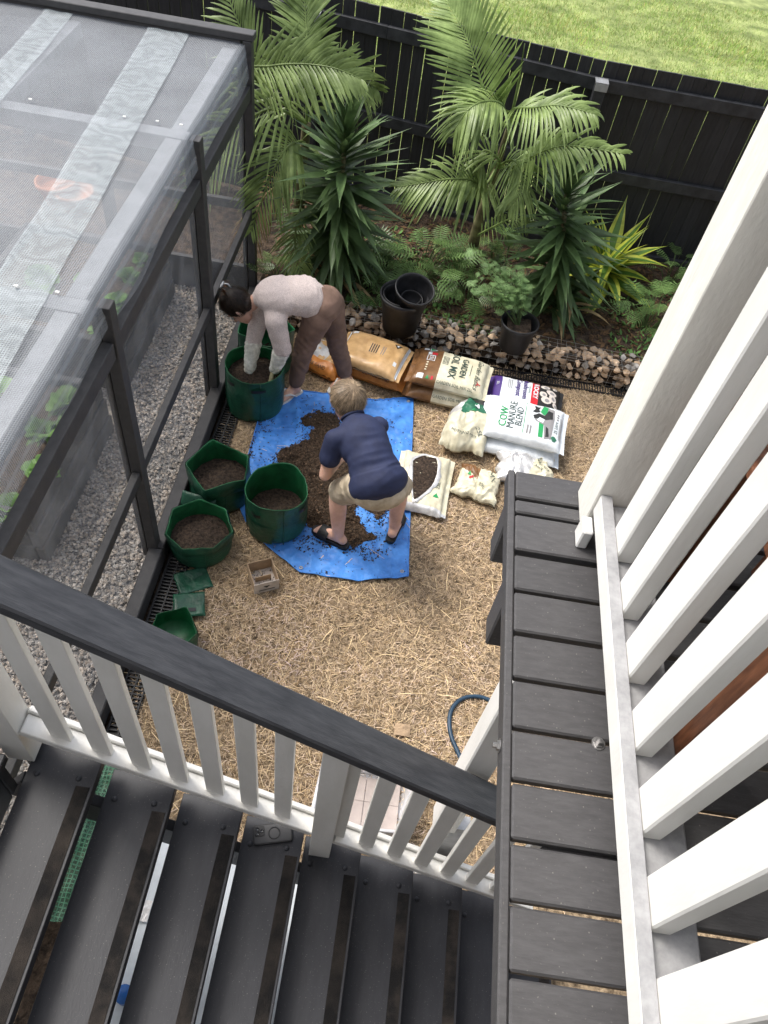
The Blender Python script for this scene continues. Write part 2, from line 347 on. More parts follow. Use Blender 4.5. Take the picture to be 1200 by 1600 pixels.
# ---------------- fence
fr = thing('paling_fence', 'black painted paling fence with three rails along the back of the garden', 'fence', (0, 6.7, 0))
x = -5.4; rf = random.Random(11); pal = []
FZ = 1.82
while x < 4.6:
    wd = .098; xc = x+wd/2; y = fence_y(xc); a = math.atan2(fence_y(xc+.3)-fence_y(xc-.3), .6)
    gap = rf.choice((.0012, .002, .003, .004)) if xc < 1.2 else rf.choice((.0006, .0008, .001, .0025))
    M = Matrix.Translation((xc, y+rf.uniform(-.002, .002), FZ/2+rf.uniform(-.002, .002))) @ Matrix.Rotation(a, 4, 'Z') @ Matrix.Rotation(rf.uniform(-.004, .004), 4, 'Y')
    link('paling', bbox_mesh('paling', wd-.001, .016, FZ, M_fence, .002), M, fr); x += wd+gap
for z, hh in ((1.66, .095), (.97, .095), (.27, .095), (.09, .16)):
    for (a, b), (c, d) in zip(FL, FL[1:]): beam('rail', (a, b-.030, z), (c, d-.030, z), .040, hh, M_frail, fr, .004)
for x in (-4.0, -1.1, 1.22, 3.7):
    y = fence_y(x)-.095; board('post', x-.045, x+.045, y-.045, y+.045, 0, 1.70, M_frail, fr, .005)
    cap = MB(); cap.box(x-.05, x+.05, y-.05, y+.05, 1.701, 1.712); cap.box(x-.05, x+.05, y-.052, y-.05, 1.65, 1.701); cap.obj('post_cap', M_galv, fr)

# ---------------- garden bed and gabion edge
def gab_y(x): return 5.03-.03*x+.02*math.sin(2.1*x)
mb = MB()
def bedz(x, y):
    t = (y-gab_y(x)-.16)/1.4
    return .20+.06*max(0, min(1, t))+.025*wob(x, y, 3, 4)+.012*wob(x, y, 9, 5)
mb.grid(lambda u, v: Vector((-1.22+7.2*u, gab_y(-1.22+7.2*u)+.1+(fence_y(-1.22+7.2*u)-.05-gab_y(-1.22+7.2*u)-.1)*v, bedz(-1.22+7.2*u, gab_y(-1.22+7.2*u)+.1+1.5*v))), 110, 40)
struct(mb.obj('garden_bed_soil', M_bed, smooth=True))
# leaf litter on the bed
mb = MB(); rs = random.Random(8)
for i in range(5200):
    x = rs.uniform(-1.2, 3.2); y = rs.uniform(gab_y(x)+.15, fence_y(x)-.1); a = rs.uniform(0, 2*PI); L = rs.uniform(.012, .05); wd = L*rs.uniform(.15, .4)
    g = rs.uniform(.3, 1); d = Vector((math.cos(a), math.sin(a), rs.uniform(-.1, .3)))*L; s = Vector((-math.sin(a), math.cos(a), rs.uniform(-.2, .2)))*wd; p = Vector((x, y, bedz(x, y)+.006))
    col = (.22*g, .16*g, .11*g, 1) if rs.random() < .85 else (.20*g, .3*g, .12*g, 1)
    mb.add([p-d, p+s, p+d, p-s], [(0, 1, 2, 3)], 0, col)
stuff(tag(mb.obj('leaf_litter', M_straw), 'brown leaf litter and bark chips on the garden bed', 'litter'))
gb = thing('gabion_wall', 'low gabion edging of brown rocks in a wire cage along the garden bed', 'gabion', (.6, 5.0, 0))
rockm = []
for k in range(9):
    bm = bmesh.new(); rr = random.Random(50+k)
    for i in range(15):
        v = Vector((rr.gauss(0, 1), rr.gauss(0, 1), rr.gauss(0, 1))).normalized(); bm.verts.new(Vector((v.x*.045*rr.uniform(.8, 1.2), v.y*.034*rr.uniform(.8, 1.15), v.z*.029*rr.uniform(.8, 1.15))))
    bmesh.ops.convex_hull(bm, input=bm.verts[:])
    for v in [v for v in bm.verts if not v.link_faces]: bm.verts.remove(v)
    me = bpy.data.meshes.new('rock'); bm.to_mesh(me); bm.free(); me.materials.append(M_rock if k % 3 else M_rockg); rockm.append(me)
rs = random.Random(12)
def rock(x, y, z, s):
    M = Matrix.Translation((x, y, z)) @ Matrix.Rotation(rs.uniform(0, 6.28), 4, 'Z') @ Matrix.Rotation(rs.uniform(-.5, .5), 4, 'X') @ Matrix.Diagonal((s, s, s, 1))
    link('rock', rs.choice(rockm), M, gb)
x = -.95
while x < 2.35:
    y = gab_y(x)
    for r_ in range(3): rock(x+rs.uniform(-.03, .03), y+.035+rs.uniform(-.008, .014), .035+.066*r_+rs.uniform(-.01, .01), rs.uniform(.75, 1.1))
    for r_ in range(3): rock(x+rs.uniform(-.035, .035), y+.085+.05*r_+rs.uniform(-.02, .02), .195+rs.uniform(-.014, .014), rs.uniform(.7, 1.08))
    x += .068
core = MB(); core.grid(lambda u, v: Vector((-1.0+3.4*u, gab_y(-1+3.4*u)+.05+.17*v, .02+.155*min(1, v*12))), 40, 14); core.obj('rubble_core', M_bed, gb)
wm = MB()
def wire(p, q, r=.0011): wm.tube([p, q], r, 4, cap=False)
xs = [-.98+.075*i for i in range(45)]
for x in xs:
    y = gab_y(x)-.012; wire((x, y, .0), (x, y, .262)); wire((x, y, .232), (x, y+.20, .236))
for z in (.07, .14, .21, .26):
    for a, b in zip(xs[::4], xs[4::4]): wire((a, gab_y(a)-.012, z), (b, gab_y(b)-.012, z))
for dy in (.0, .05, .10, .15, .20):
    for a, b in zip(xs[::4], xs[4::4]): wire((a, gab_y(a)-.012+dy, .236), (b, gab_y(b)-.012+dy, .236))
wm.obj('wire_cage', M_wire, gb)

# ---------------- drain grates
def grate(name, label, x0, x1, y0, y1, along):
    t = thing(name, label, 'drain', ((x0+x1)/2, (y0+y1)/2, 0)); m = MB(); z0, z1 = .006, .022
    tr = MB(); tr.box(x0-.01, x1+.01, y0-.01, y1+.01, .003, .005); tr.obj('channel', M_grate, t)
    if along == 'y':
        for xx in (x0, (x0+x1)/2-.004, x1-.008): m.box(xx, xx+.008, y0, y1, z0, z1+.002)
        y = y0
        while y < y1: m.box(x0+.008, x1-.008, y, y+.008, z0, z1); y += .024
    else:
        for yy in (y0, y1-.008): m.box(x0, x1, yy, yy+.008, z0, z1+.002)
        x = x0
        while x < x1: m.box(x, x+.007, y0+.008, y1-.008, z0, z1); x += .022
    m.obj('grille', M_grate, t)
grate('drain_grate', 'black slotted drain grate running beside the screened enclosure', -1.20, -1.075, .9, 5.0, 'y')
grate('drain_grate', 'black slotted drain grate at the foot of the rock gabion', -.3, 2.6, 4.88, 4.975, 'x')

# ================================================================== SCREENED GARDEN ENCLOSURE
mb = MB(); mb.grid(lambda u, v: Vector((-4.2+(2.92)*u, -1+6.5*v, .01*wob(-4.2+2.92*u, -1+6.5*v, 2))), 40, 60); struct(mb.obj('gravel_path', M_gravel, smooth=True))
mb = MB(); rs = random.Random(21)
oc = [(0, 0, 1), (1, 0, .1), (0, 1, -.1), (-1, 0, .1), (0, -1, -.1), (0, 0, -1)]; of = [(0, 1, 2), (0, 2, 3), (0, 3, 4), (0, 4, 1), (5, 2, 1), (5, 3, 2), (5, 4, 3), (5, 1, 4)]
for i in range(13000):
    y = rs.uniform(.9, 5.35); x = rs.uniform(-2.0, -1.32)
    if rs.random() < .15: x = rs.uniform(-3.2, -1.32)
    s = rs.uniform(.007, .015); M = Matrix.Rotation(rs.uniform(0, 6.3), 3, 'Z') @ Matrix.Rotation(rs.uniform(-.6, .6), 3, 'X'); k = (rs.uniform(.7, 1.3), rs.uniform(.7, 1.2), rs.uniform(.5, .8)); g = rs.uniform(.5, 1.15); q = rs.uniform(-.04, .1)
    mb.add([M @ Vector((a[0]*s*k[0], a[1]*s*k[1], a[2]*s*k[2]))+Vector((x, y, .012+rs.uniform(0, .01))) for a in oc], of, 0, (g*(1+q), g, g*(1-q), 1))
stuff(tag(mb.obj('gravel_stones', M_stone), 'pale grey gravel stones on the floor of the screened enclosure', 'gravel'))
gh = thing('garden_enclosure', 'dark timber framed garden enclosure covered in pale insect screen', 'enclosure', (-2.3, 3.2, 0))
PY = (1.15, 2.65, 4.12, 5.38)
for y in PY:
    top = {1.15: 1.9, 2.65: 1.915, 4.12: 1.95}.get(y, 2.0)
    board('post', GX-.028, GX+.030, y-.036, y+.036, .0, top, M_gh, gh, .003)
    board('post', GX-.070, GX-.036, y-.026, y+.030, .0, top-.06, M_gh, gh, .003)
board('base_beam', GX-.02, GX+.065, .3, 2.62, .0, .13, M_gh, gh, .006); board('base_beam', GX-.02, GX+.065, 2.624, 5.45, .0, .13, M_gh, gh, .006)
edges = [.3]+[v for y in PY for v in (y-.038, y+.038)]
for a, b in zip(edges[0::2], edges[1::2]):
    board('mid_rail', GX-.02, GX+.02, a, b, .77, .84, M_gh, gh, .003)
    board('upper_rail', GX-.03, GX+.02, a, b, 1.64, 1.73, M_gh, gh, .003)
for x in (-1.40, -2.42, -3.44):
    for a, b in ((.3, 2.51), (2.61, 4.07), (4.17, 5.34)): board('rafter', x-.045, x+.045, a, b, 1.86, 1.95, M_rafter, gh, .003)
for y in (1.1, 2.56, 4.12): board('cross_beam', -4.2, GX-.04, y-.045, y+.045, 1.87, 1.955, M_rafter, gh, .003)
board('cap_beam', -4.2, GX+.045, 5.345, 5.435, 2.002, 2.045, M_gh, gh, .004); board('back_beam', -4.2, GX-.04, 5.36, 5.42, 1.90, 1.998, M_gh, gh, .004)
board('back_rail', -4.2, GX-.04, 5.36, 5.40, .80, .87, M_gh, gh, .003); board('back_board', -4.2, GX-.04, 5.36, 5.40, .0, .30, M_gh, gh, .003)
for x in (-2.42, -3.44): board('post', x-.04, x+.04, 5.34, 5.42, 0, 1.90, M_gh, gh, .003)
def sag(x, y): return 1.985+.010*wob(x, y, 3, 9)-.012*abs(math.sin((y-1.1)*PI/1.49))
mb = MB(); mb.grid(lambda u, v: Vector((-4.2+2.90*min(1, u/.97)+.022*max(0, u-.97)/.03, .3+5.06*v, sag(-4.2+2.86*u, .3+5.06*v)-.24*max(0, u-.97)/.03*(.75+.25*wob(v*9, 1, 1, 2)))), 66, 90); mb.obj('roof_screen', M_netroof, gh, True)
def overlap(xa, xb, xc, xd):
    m = MB(); m.grid(lambda u, v: Vector((xa+(xc-xa)*v+((xb-xa)*(1-v)+(xd-xc)*v)*u, 5.34-5.0*v, sag(-2, 5.34-5*v)+.012+.004*wob(u, v*5, 3))), 8, 60); m.obj('screen_overlap', M_netover, gh, True)
overlap(-1.93, -1.665, -1.56, -1.36+.02); overlap(-2.60, -2.42, -2.28, -2.10)
def wallnet(x, ya, yb, z0, z1):
    m = MB(); m.grid(lambda u, v: Vector((x-.006+.012*wob(ya+(yb-ya)*u, v*2, 3, 2), ya+(yb-ya)*u, z0+(z1-z0)*v)), 30, 24); m.obj('wall_screen', M_netwall, gh, True)
for a, b in zip(edges[0::2], edges[1::2]): wallnet(GX-.032, a, b, .13, 1.985)
mb = MB(); mb.grid(lambda u, v: Vector((-4.2+2.86*u, 5.352, .3+1.6*v)), 20, 10); mb.obj('back_screen', M_netwall, gh)
mb = MB(); cl = MB()
for x, y in ((-1.45, 2.57), (-1.62, 2.56), (-1.75, 2.575), (-1.37, 4.13), (-1.5, 4.125), (-1.68, 4.12), (-2.2, 4.13)): cl.box(x-.008, x+.008, y-.006, y+.006, sag(x, y)+.016, sag(x, y)+.02)
cl.obj('staple', M_white, gh)

# raised beds inside
def raised(label, x0, x1, y0, y1, n, seed):
    t = thing('raised_bed', label, 'garden bed', ((x0+x1)/2, (y0+y1)/2, 0), 'raised beds inside the enclosure'); rr = random.Random(seed)
    for k in range(n):
        z0, z1 = .152*k, .152*k+.148; o = .012*k
        board('sleeper', x1-.06-o, x1-o, y0, y1, z0, z1, M_sleeper, t, .008); board('sleeper', x0+o, x0+.06+o, y0, y1, z0, z1, M_sleeper, t, .008)
        board('sleeper', x0+.062+o, x1-.062-o, y0, y0+.06, z0, z1, M_sleeper, t, .008); board('sleeper', x0+.062+o, x1-.062-o, y1-.06, y1, z0, z1, M_sleeper, t, .008)
    m = MB(); zt = .152*n-.05; m.grid(lambda u, v: Vector((x0+.09+(x1-x0-.18)*u, y0+.062+(y1-y0-.124)*v, zt+.02*wob(u*6, v*6, 1, seed))), 16, 16); m.obj('soil', M_soil, t, True)
    return zt
zb1 = raised('dark sleeper raised bed nearest the stairs, full of leafy greens', -3.1, -1.89, 2.47, 3.64, 3, 1)
zb2 = raised('dark sleeper raised bed at the fence end of the enclosure', -3.1, -1.92, 4.02, 5.25, 3, 2)
def leafy(x, y, z, n, L, label, m=M_veg, group='vegetables growing in the raised beds', seed=0, up=.5):
    t = thing('leafy_plant', label, 'plant', (x, y, z), group); rr = random.Random(seed); mb = MB()
    for i in range(n):
        a = rr.uniform(0, 2*PI); el = rr.uniform(.1, 1.2)*up; l = L*rr.uniform(.6, 1.1); d = Vector((math.cos(a)*math.cos(el), math.sin(a)*math.cos(el), math.sin(el))); s = Vector((-math.sin(a), math.cos(a), 0)); q = Vector((x, y, z-.01))
        w_ = l*rr.uniform(.22, .36); p = [q+d*l*f+Vector((0, 0, -.35*l*f*f)) for f in (0, .35, .65, .85, 1)]; ww = [.06, .25, 1, .85, .05]; vs = []
        for pp, k in zip(p, ww): vs += [pp-s*w_*k+Vector((0, 0, w_*k*.35)), pp, pp+s*w_*k+Vector((0, 0, w_*k*.35))]
        fs = []
        for k in range(4): b = 3*k; fs += [(b, b+1, b+4, b+3), (b+1, b+2, b+5, b+4)]
        mb.add(vs, fs)
    mb.obj('leaves', m, t, True); return t
rs = random.Random(31); spots = []
for i, (fx, fy) in enumerate([(-2.05, 2.55), (-2.02, 2.85), (-2.10, 3.15), (-2.06, 3.42), (-2.32, 2.5), (-2.35, 2.85), (-2.3, 3.2), (-2.6, 2.7), (-2.62, 3.1), (-2.75, 2.6), (-2.5, 3.4), (-2.8, 3.4)]):
    leafy(fx, fy, zb1, 40, rs.uniform(.12, .20), 'leafy green vegetable under the screen in the near raised bed', seed=i, up=.9, group='leafy greens in the near raised bed')
for i, (fx, fy) in enumerate([(-2.07, 4.2), (-2.08, 4.5), (-2.1, 4.8), (-2.35, 4.3), (-2.4, 4.7), (-2.1, 5.05), (-2.7, 4.6)]):
    leafy(fx, fy, zb2, 44, rs.uniform(.10, .18), 'leafy green plant under the screen in the far raised bed', seed=20+i, up=1.1, group='leafy greens in the far raised bed')
def clay(x, y, z, r, h, label):
    t = thing('clay_pot', label, 'pot', (x, y, z)); m = MB(); m.lathe([(r*.65, 0), (r*.95, h*.82), (r*1.05, h*.82), (r*1.05, h), (r*.93, h), (r*.88, h*.75), (.001, h*.72)], 28, (x, y, z)); m.obj('body', M_terra, t, True)
p = G(118, 312, zb2+.1); clay(p.x, p.y, zb2+.012, .15, .17, 'orange clay pot under the pale screen overlap')
p = G(18, 290, zb2+.1); clay(max(p.x, -2.95), p.y, zb2+.012, .15, .2, 'orange clay pot at the left edge of the photo')
# ================================================================== STAIRS
ST = thing('staircase', 'black timber open staircase with wide treads in the foreground', 'stairs', (0, .4, 0))
RISE, GO = .153, .243
rs = random.Random(41)
def dome(p, r, h, m, parent, name='bolt'):
    d = MB(); d.lathe([(r, 0), (r*.92, h*.45), (r*.6, h*.85), (.0005, h)], 14); return d.obj(name, m, parent, True, Matrix.Translation(p))
for i in range(9):
    xr = -.784+GO*i; z = 1.36-RISE*i
    t = board('tread', xr-.236, xr, -.10, .925, z-.045, z, M_tread, ST, .002)
    me = bbox_mesh('grip_strip', .048, .78-(-.06), .0022, M_strip, .0005)
    link('grip_strip', me, Matrix.Translation((xr-.034, .36+.02, z+.0013)), t)
    dome((xr-.20, .82, z), .011, .007, M_tread, t); dome((xr-.058, .825, z), .011, .007, M_tread, t)
    board('tread_cleat', xr-.19, xr-.05, .775, .815, z-.09, z-.047, M_tread, ST, .002)
    board('tread_cleat', xr-.19, xr-.05, .025, .065, z-.09, z-.047, M_tread, ST, .002)
sl_ = -RISE/GO
for y in (.82, -.02): beam('stringer', (-1.1, y, 1.36-.335+sl_*(-1.1+.784)), (1.20, y, 1.36-.335+sl_*(1.20+.784)), .04, .19, M_tread, ST, .004)
LD = thing('landing', 'black timber landing edge at the top of the staircase', 'landing', (-1.7, .3, 0))
for k in range(9): board('board', -1.05-.12*k-.115, -1.05-.12*k, -.3, .82, 1.47, 1.51, M_tread, LD, .004)
board('edge_beam', -2.1, -1.06, .76, .80, 1.28, 1.468, M_tread, LD, .004); board('edge_beam', -1.10, -1.06, -.3, .758, 1.28, 1.468, M_tread, LD, .004)
for x, y in ((-2.05, -.2), (-1.15, -.2), (-2.05, .7)): board('post', x-.04, x+.04, y-.04, y+.04, 0, 1.279, M_tread, LD, .004)

# ---------------- stair railing
SR = thing('stair_railing', 'white stair railing with black sloping handrail crossing the foreground', 'railing', (0, .9, 0))
def hz_(x): return 2.525-.675*(x+.83)
def bz_(x): return 1.58-.615*(x+.99)
beam('handrail', (-1.6, .89, hz_(-1.6)-.0285), (1.0, .89, hz_(1.0)-.0285), .12, .045, M_rail, SR, .006)
for a, b in ((-1.0, -.026), (.061, 1.0)):
    beam('bottom_rail', (a, .893, bz_(a)+.018), (b, .893, bz_(b)+.018), .064, .034, M_white, SR, .003)
    beam('outer_strip', (a, .937, bz_(a)+.028), (b, .937, bz_(b)+.028), .02, .054, M_white, SR, .003)
def slant(name, x0, x1, y0, y1, zb, zt, mat_, parent, bev=0):
    m = MB(); v = [(x, y, f(x)) for f in (zb, zt) for y in (y0, y1) for x in (x0, x1)]
    m.add(v, [(0, 2, 3, 1), (4, 5, 7, 6), (0, 1, 5, 4), (2, 6, 7, 3), (0, 4, 6, 2), (1, 3, 7, 5)])
    me = m.mesh(name, mat_); bm = bmesh.new(); bm.from_mesh(me); bmesh.ops.bevel(bm, geom=bm.edges[:], offset=.002, segments=1, affect='EDGES'); bm.to_mesh(me); bm.free()
    return link(name, me, None, parent)
for xr in [-.854+.1235*k for k in range(7)]+[.103+.1225*k for k in range(7)]:
    slant('baluster', xr-.062, xr, .883, .907, lambda x: bz_(x)+.036, lambda x: hz_(x)-.055, M_white, SR)
slant('newel_post', -.025, .060, .852, .930, lambda x: .7485, lambda x: hz_(x)-.053, M_white, SR)
slant('newel_post', -1.095, -1.002, .852, .945, lambda x: 1.375, lambda x: hz_(x)-.053, M_white, SR)

# ---------------- upper deck
DZ = 2.86
DK = thing('upper_deck', 'dark grey timber deck edge with narrow boards on the right', 'deck', (1.2, .3, 2.6))
Ys = [(1.1765, 1.1015), (1.0930, 1.0585), (1.0514, .960), (.9502, .8672), (.8596, .7726), (.7628, .676), (.6684, .5801), (.5731, .4889), (.4814, .3933), (.3846, .3036), (.2957, .2097), (.2017, .117)]
y = .108
while y > -1.0: Ys.append((y, y-.086)); y -= .0945
rs = random.Random(5)
for k, (a, b) in enumerate(Ys):
    ang = math.radians(-.55 if k < 3 else -.35+rs.uniform(-.15, .15))
    M = Matrix.Translation((.3025+1.1, (a+b)/2-.006*(1 if k > 2 else .2)-1.1*0, DZ-.011)) @ Matrix.Rotation(0, 4, 'Z')
    link('deck_board', bbox_mesh('deck_board', 2.2, a-b, .022, M_deck, .0035), M, DK)
board('fascia', .286, .3015, -1.0, 1.178, 2.815, DZ-.002, M_deck, DK, .003)
for y0, y1, z0 in ((1.105, 1.172, 2.60), (.885, .955, 2.585)): board('joist', .303, 2.4, y0, y1, z0, 2.836, M_deck, DK, .004)
for y0 in (.35, -.15, -.65): board('joist', .36, 2.4, y0, y0+.045, 2.70, 2.836, M_deck, DK, .004)
def hexnut(c, ax, parent):
    d = MB(); d.lathe([(.009, 0), (.009, .006), (.005, .006), (.005, .013), (.0005, .0135)], 6); M = Matrix.Translation(c) @ (Matrix.Rotation(-PI/2, 4, 'Y') if ax == 'x' else Matrix.Identity(4))
    wsh = MB(); wsh.lathe([(.0005, .0005), (.012, .0005), (.012, .002), (.0005, .002)], 14); n = d.obj('bolt', M_steel, parent, False, M); wsh.obj('washer', M_steel, n, False, M)
hexnut((.452, .567, DZ), 'z', DK); hexnut((.2855, .545, 2.837), 'x', DK)
DR = thing('deck_railing', 'white deck railing with square balusters along the dark deck on the right', 'railing', (.5, .4, DZ))
slant('corner_post', .440, .547, 1.036, 1.142, lambda x: DZ+.001, lambda x: 5.555, M_whitepost, DR)
board('outer_strip', .445, .468, -1.0, 1.034, DZ+.070, DZ+.118, M_white, DR, .002); board('strip_cap', .4455, .4675, -1.0, 1.034, DZ+.1185, DZ+.1195, M_whitegrey, DR, 0)
board('bottom_rail', .470, .545, -1.0, 1.034, DZ+.055, DZ+.095, M_whitegrey, DR, .003)
board('packer', .428, .450, .985, 1.030, DZ+.001, DZ+.055, M_white, DR, .003); board('packer', .47, .52, -.6, -.55, DZ+.001, DZ+.054, M_white, DR, .003)
for k in range(14):
    y0 = 1.0-.108-.1262*k
    board('baluster', .4695, .505, y0, y0+.0685, DZ+.0955, DZ+1.05, M_white, DR, .003)
board('top_rail', .43, .55, -1.0, 1.034, DZ+1.051, DZ+1.095, M_rail, DR, .004)
board('bottom_rail', .549, 2.2, 1.065, 1.11, DZ+.055, DZ+.095, M_white, DR, .003)
for k in range(12): board('baluster', .62+.1243*k, .6885+.1243*k, 1.07, 1.105, DZ+.0955, DZ+1.05, M_white, DR, .003)
board('top_rail', .549, 2.2, 1.03, 1.15, DZ+1.051, DZ+1.095, M_rail, DR, .004)
# timber stool on the deck
SB = thing('wooden_stool', 'reddish brown timber stool behind the white deck railing', 'stool', (.72, .78, DZ))
for x in (.565, .80):
    for y in (.935, .535): board('leg', x, x+.07, y, y+.065, DZ+.001, DZ+.42, M_brown, SB, .003)
for k in range(4): board('seat_slat', .555+.085*k, .635+.085*k, .52, 1.015, DZ+.421, DZ+.443, M_brown, SB, .003)
for y in (.945, .545): board('apron', .637, .798, y, y+.04, DZ+.34, DZ+.419, M_brown, SB, .002)
# support post under the deck
PP = thing('deck_post', 'white timber post rising from the handrail to the deck edge', 'post', (.49, 1.01, 0))
board('post', .445, .538, .965, 1.06, .95, 2.584, M_white, PP, .005)
m = MB(); m.box(.515, .60, .985, 1.04, .0, .949); m.box(.47, .64, .94, 1.09, 0, .012); m.obj('steel_stirrup', M_galv, PP)
# ---------------- the house the deck belongs to: unseen, implied by the post, added for shade
HS = thing('house', 'unseen weatherboard house wall and verandah roof shading the deck', 'house', (2.0, -2.0, 0))
board('roof', .40, 6.0, -6.0, 1.25, 5.56, 5.66, M_whitegrey, HS, .01)
for k in range(20): board('weatherboard', -6.0, 6.0, -1.52, -1.50, .02+.3*k, .31+.3*k, M_whitegrey, HS, .004)
board('wall', 2.45, 2.6, -1.49, 1.2, .0, 5.55, M_whitegrey, HS, .01)
# ---------------- things below the stairs
tb = thing('storage_tub', 'translucent plastic storage tub on the straw under the stair railing', 'tub', (.2, 1.32, 0))
c4 = [(-.05, 1.14), (.43, 1.17), (.46, 1.52), (-.03, 1.50)]
def tubring(s, z):
    cx = sum(p[0] for p in c4)/4; cy = sum(p[1] for p in c4)/4; out = []
    for k in range(4):
        p = Vector(c4[k]); q = Vector(c4[(k+1) % 4]); o = Vector(c4[k-1]); r_ = .05
        for f in range(5):
            a = f/4; e0 = p+(o-p).normalized()*r_; e1 = p+(q-p).normalized()*r_; b = (e0*(1-a)+p*a)*(1-a)+(p*(1-a)+e1*a)*a
            out.append(Vector((cx+(b.x-cx)*s, cy+(b.y-cy)*s, z)))
    return out
m = MB(); rings = [tubring(.86, .012), tubring(.97, .17), tubring(1.04, .172), tubring(1.04, .185), tubring(.96, .182), tubring(.85, .02)]
n_ = len(rings[0]); m.add([v for r_ in rings for v in r_], [(i*n_+j, i*n_+(j+1) % n_, (i+1)*n_+(j+1) % n_, (i+1)*n_+j) for i in range(len(rings)-1) for j in range(n_)]); m.add(rings[0], [tuple(range(n_-1, -1, -1))]); m.obj('tub_body', M_clear, tb, True)
m = MB()
for i in range(2):
    for j in range(2): m.box(.025+.184*i, .206+.184*i, 1.21+.127*j, 1.335+.127*j, .024, .034)
m.obj('tile_sheet', mat('tile_pinkish', (.40, .34, .31), .6, .12, 12), tb)
hp = [G(a, b, .016) for a, b in ((800, 1130), (785, 1108), (765, 1094), (742, 1088), (720, 1093), (706, 1108), (702, 1128), (705, 1150), (713, 1170), (722, 1190), (733, 1215))]
def smooth_path(P, n=6):
    out = []
    for i in range(len(P)-1):
        a = P[max(i-1, 0)]; b = P[i]; c = P[i+1]; d = P[min(i+2, len(P)-1)]
        for k in range(n):
            t = k/n; out.append(.5*((2*b)+(c-a)*t+(2*a-5*b+4*c-d)*t*t+(3*b-a-3*c+d)*t**3))
    return out+[P[-1]]
m = MB(); m.tube(smooth_path(hp), .0125, 10); tag(m.obj('garden_hose', M_hose, None, True), 'dark blue garden hose looping on the straw by the white post', 'hose')
m = MB(); q = G(630, 1140, .02); m.grid(lambda u, v: q+Vector((-.05+.09*u, -.04+.07*v, .012*math.sin(3*u)+.008*wob(u*3, v*3))), 6, 6)
tag(m.obj('cardboard_scrap', M_card), 'torn scrap of brown cardboard lying on the straw near the handrail', 'cardboard')
m = MB(); P4 = [G(240, 1300, .05), G(520, 1372, .05), G(500, 1760, .05), G(40, 1760, .05)]
wp = thing('white_panel', 'white plastic panel lying on the ground beneath the stair treads', 'panel', (-.3, .9, .02))
m.add(P4+[p-Vector((0, 0, .03)) for p in P4], [(0, 3, 2, 1), (4, 5, 6, 7), (0, 1, 5, 4), (1, 2, 6, 5), (2, 3, 7, 6), (3, 0, 4, 7)]); m.obj('sheet', mat('panel_white', (.62, .66, .68), .35, .08, 14), wp)
q = G(193, 1553, .12); m = MB(); m.lathe([(.001, .07), (.034, .07), (.038, .062), (.038, .0), (.001, .0)], 24, (q.x, q.y, .052)); tag(m.obj('blue_lid', M_blue, None, True), 'round blue plastic cap on the white panel under the treads', 'lid')
q = G(224, 1425, .06); m = MB(); m.grid(lambda u, v: q+Vector((.05*u-.02, .09*v-.04, .01+.01*wob(u*3, v*4))), 4, 5); tag(m.obj('paper_scrap', M_paper), 'crumpled scrap of torn paper on the white panel', 'paper')
gn = thing('shade_net', 'green shade netting bundled on the ground under the top tread', 'netting', (-.95, 1.1, 0))
P4 = [G(60, 1175, .12), G(215, 1190, .12), G(150, 1440, .12), G(0, 1440, .12)]
m = MB(); m.grid(lambda u, v: (P4[0]*(1-u)+P4[1]*u)*(1-v)+(P4[3]*(1-u)+P4[2]*u)*v+Vector((0, 0, .05*wob(u*4, v*5, 1, 3)+.03*wob(u*11, v*9, 1, 4))), 40, 40); m.obj('net_sheet', M_shade, gn, True)
# phone on the fourth tread
z = 1.36-3*RISE
c = [G(396, 1292, z), G(451, 1287, z), G(456, 1313, z), G(401, 1321, z)]
ctr = sum(c, Vector())/4; ax = ((c[1]+c[2])-(c[0]+c[3])).normalized(); ang = math.atan2(ax.y, ax.x)
ph = thing('smartphone', 'dark grey smartphone lying face down on a stair tread', 'phone', (ctr.x, ctr.y, z), None, ang)
Mp = Matrix.Translation((ctr.x, ctr.y, z+.001)) @ Matrix.Rotation(ang, 4, 'Z')
def rrect(a, b, r, n=5):
    o = []
    for sx, sy, a0 in ((1, 1, 0), (-1, 1, 90), (-1, -1, 180), (1, -1, 270)):
        for k in range(n+1): t = math.radians(a0+90*k/n); o.append((sx*(a-r)+r*math.cos(t), sy*(b-r)+r*math.sin(t)))
    return o
def slab(prof, z0, z1, ch=.0015):
    m = MB(); n = len(prof); R_ = []
    for s, zz in ((1-.03, z0), (1, z0+ch), (1, z1-ch), (1-.03, z1)): R_.append([(x*s, y*s, zz) for x, y in prof])
    m.add([v for r_ in R_ for v in r_], [(i*n+j, i*n+(j+1) % n, (i+1)*n+(j+1) % n, (i+1)*n+j) for i in range(3) for j in range(n)]+[tuple(range(n-1, -1, -1)), tuple(3*n+j for j in range(n))]); return m
slab(rrect(.077, .038, .012), 0, .011).obj('case', M_black, ph, False, Mp)
b_ = slab(rrect(.071, .033, .009), .0108, .0118, .0003).obj('back_plate', M_phone, ph, False, Mp)
cam_ = slab(rrect(.019, .019, .006), .0112, .0145, .0005).obj('camera_block', M_black, ph, False, Mp @ Matrix.Translation((-.050, .012, 0)))
for dx, dy in ((-.008, .008), (-.008, -.008), (.008, 0)):
    m = MB(); m.lathe([(.0068, .0143), (.0068, .0165), (.0055, .0168), (.0052, .016), (.0003, .016)], 20); m.obj('lens', M_glass, cam_, True, Mp @ Matrix.Translation((-.050+dx, .012+dy, 0)))
m = MB(); m.lathe([(.024, .0117), (.024, .013), (.019, .013), (.019, .0117)], 36); m.obj('magnet_ring', M_black, ph, True, Mp @ Matrix.Translation((.006, 0, 0)))
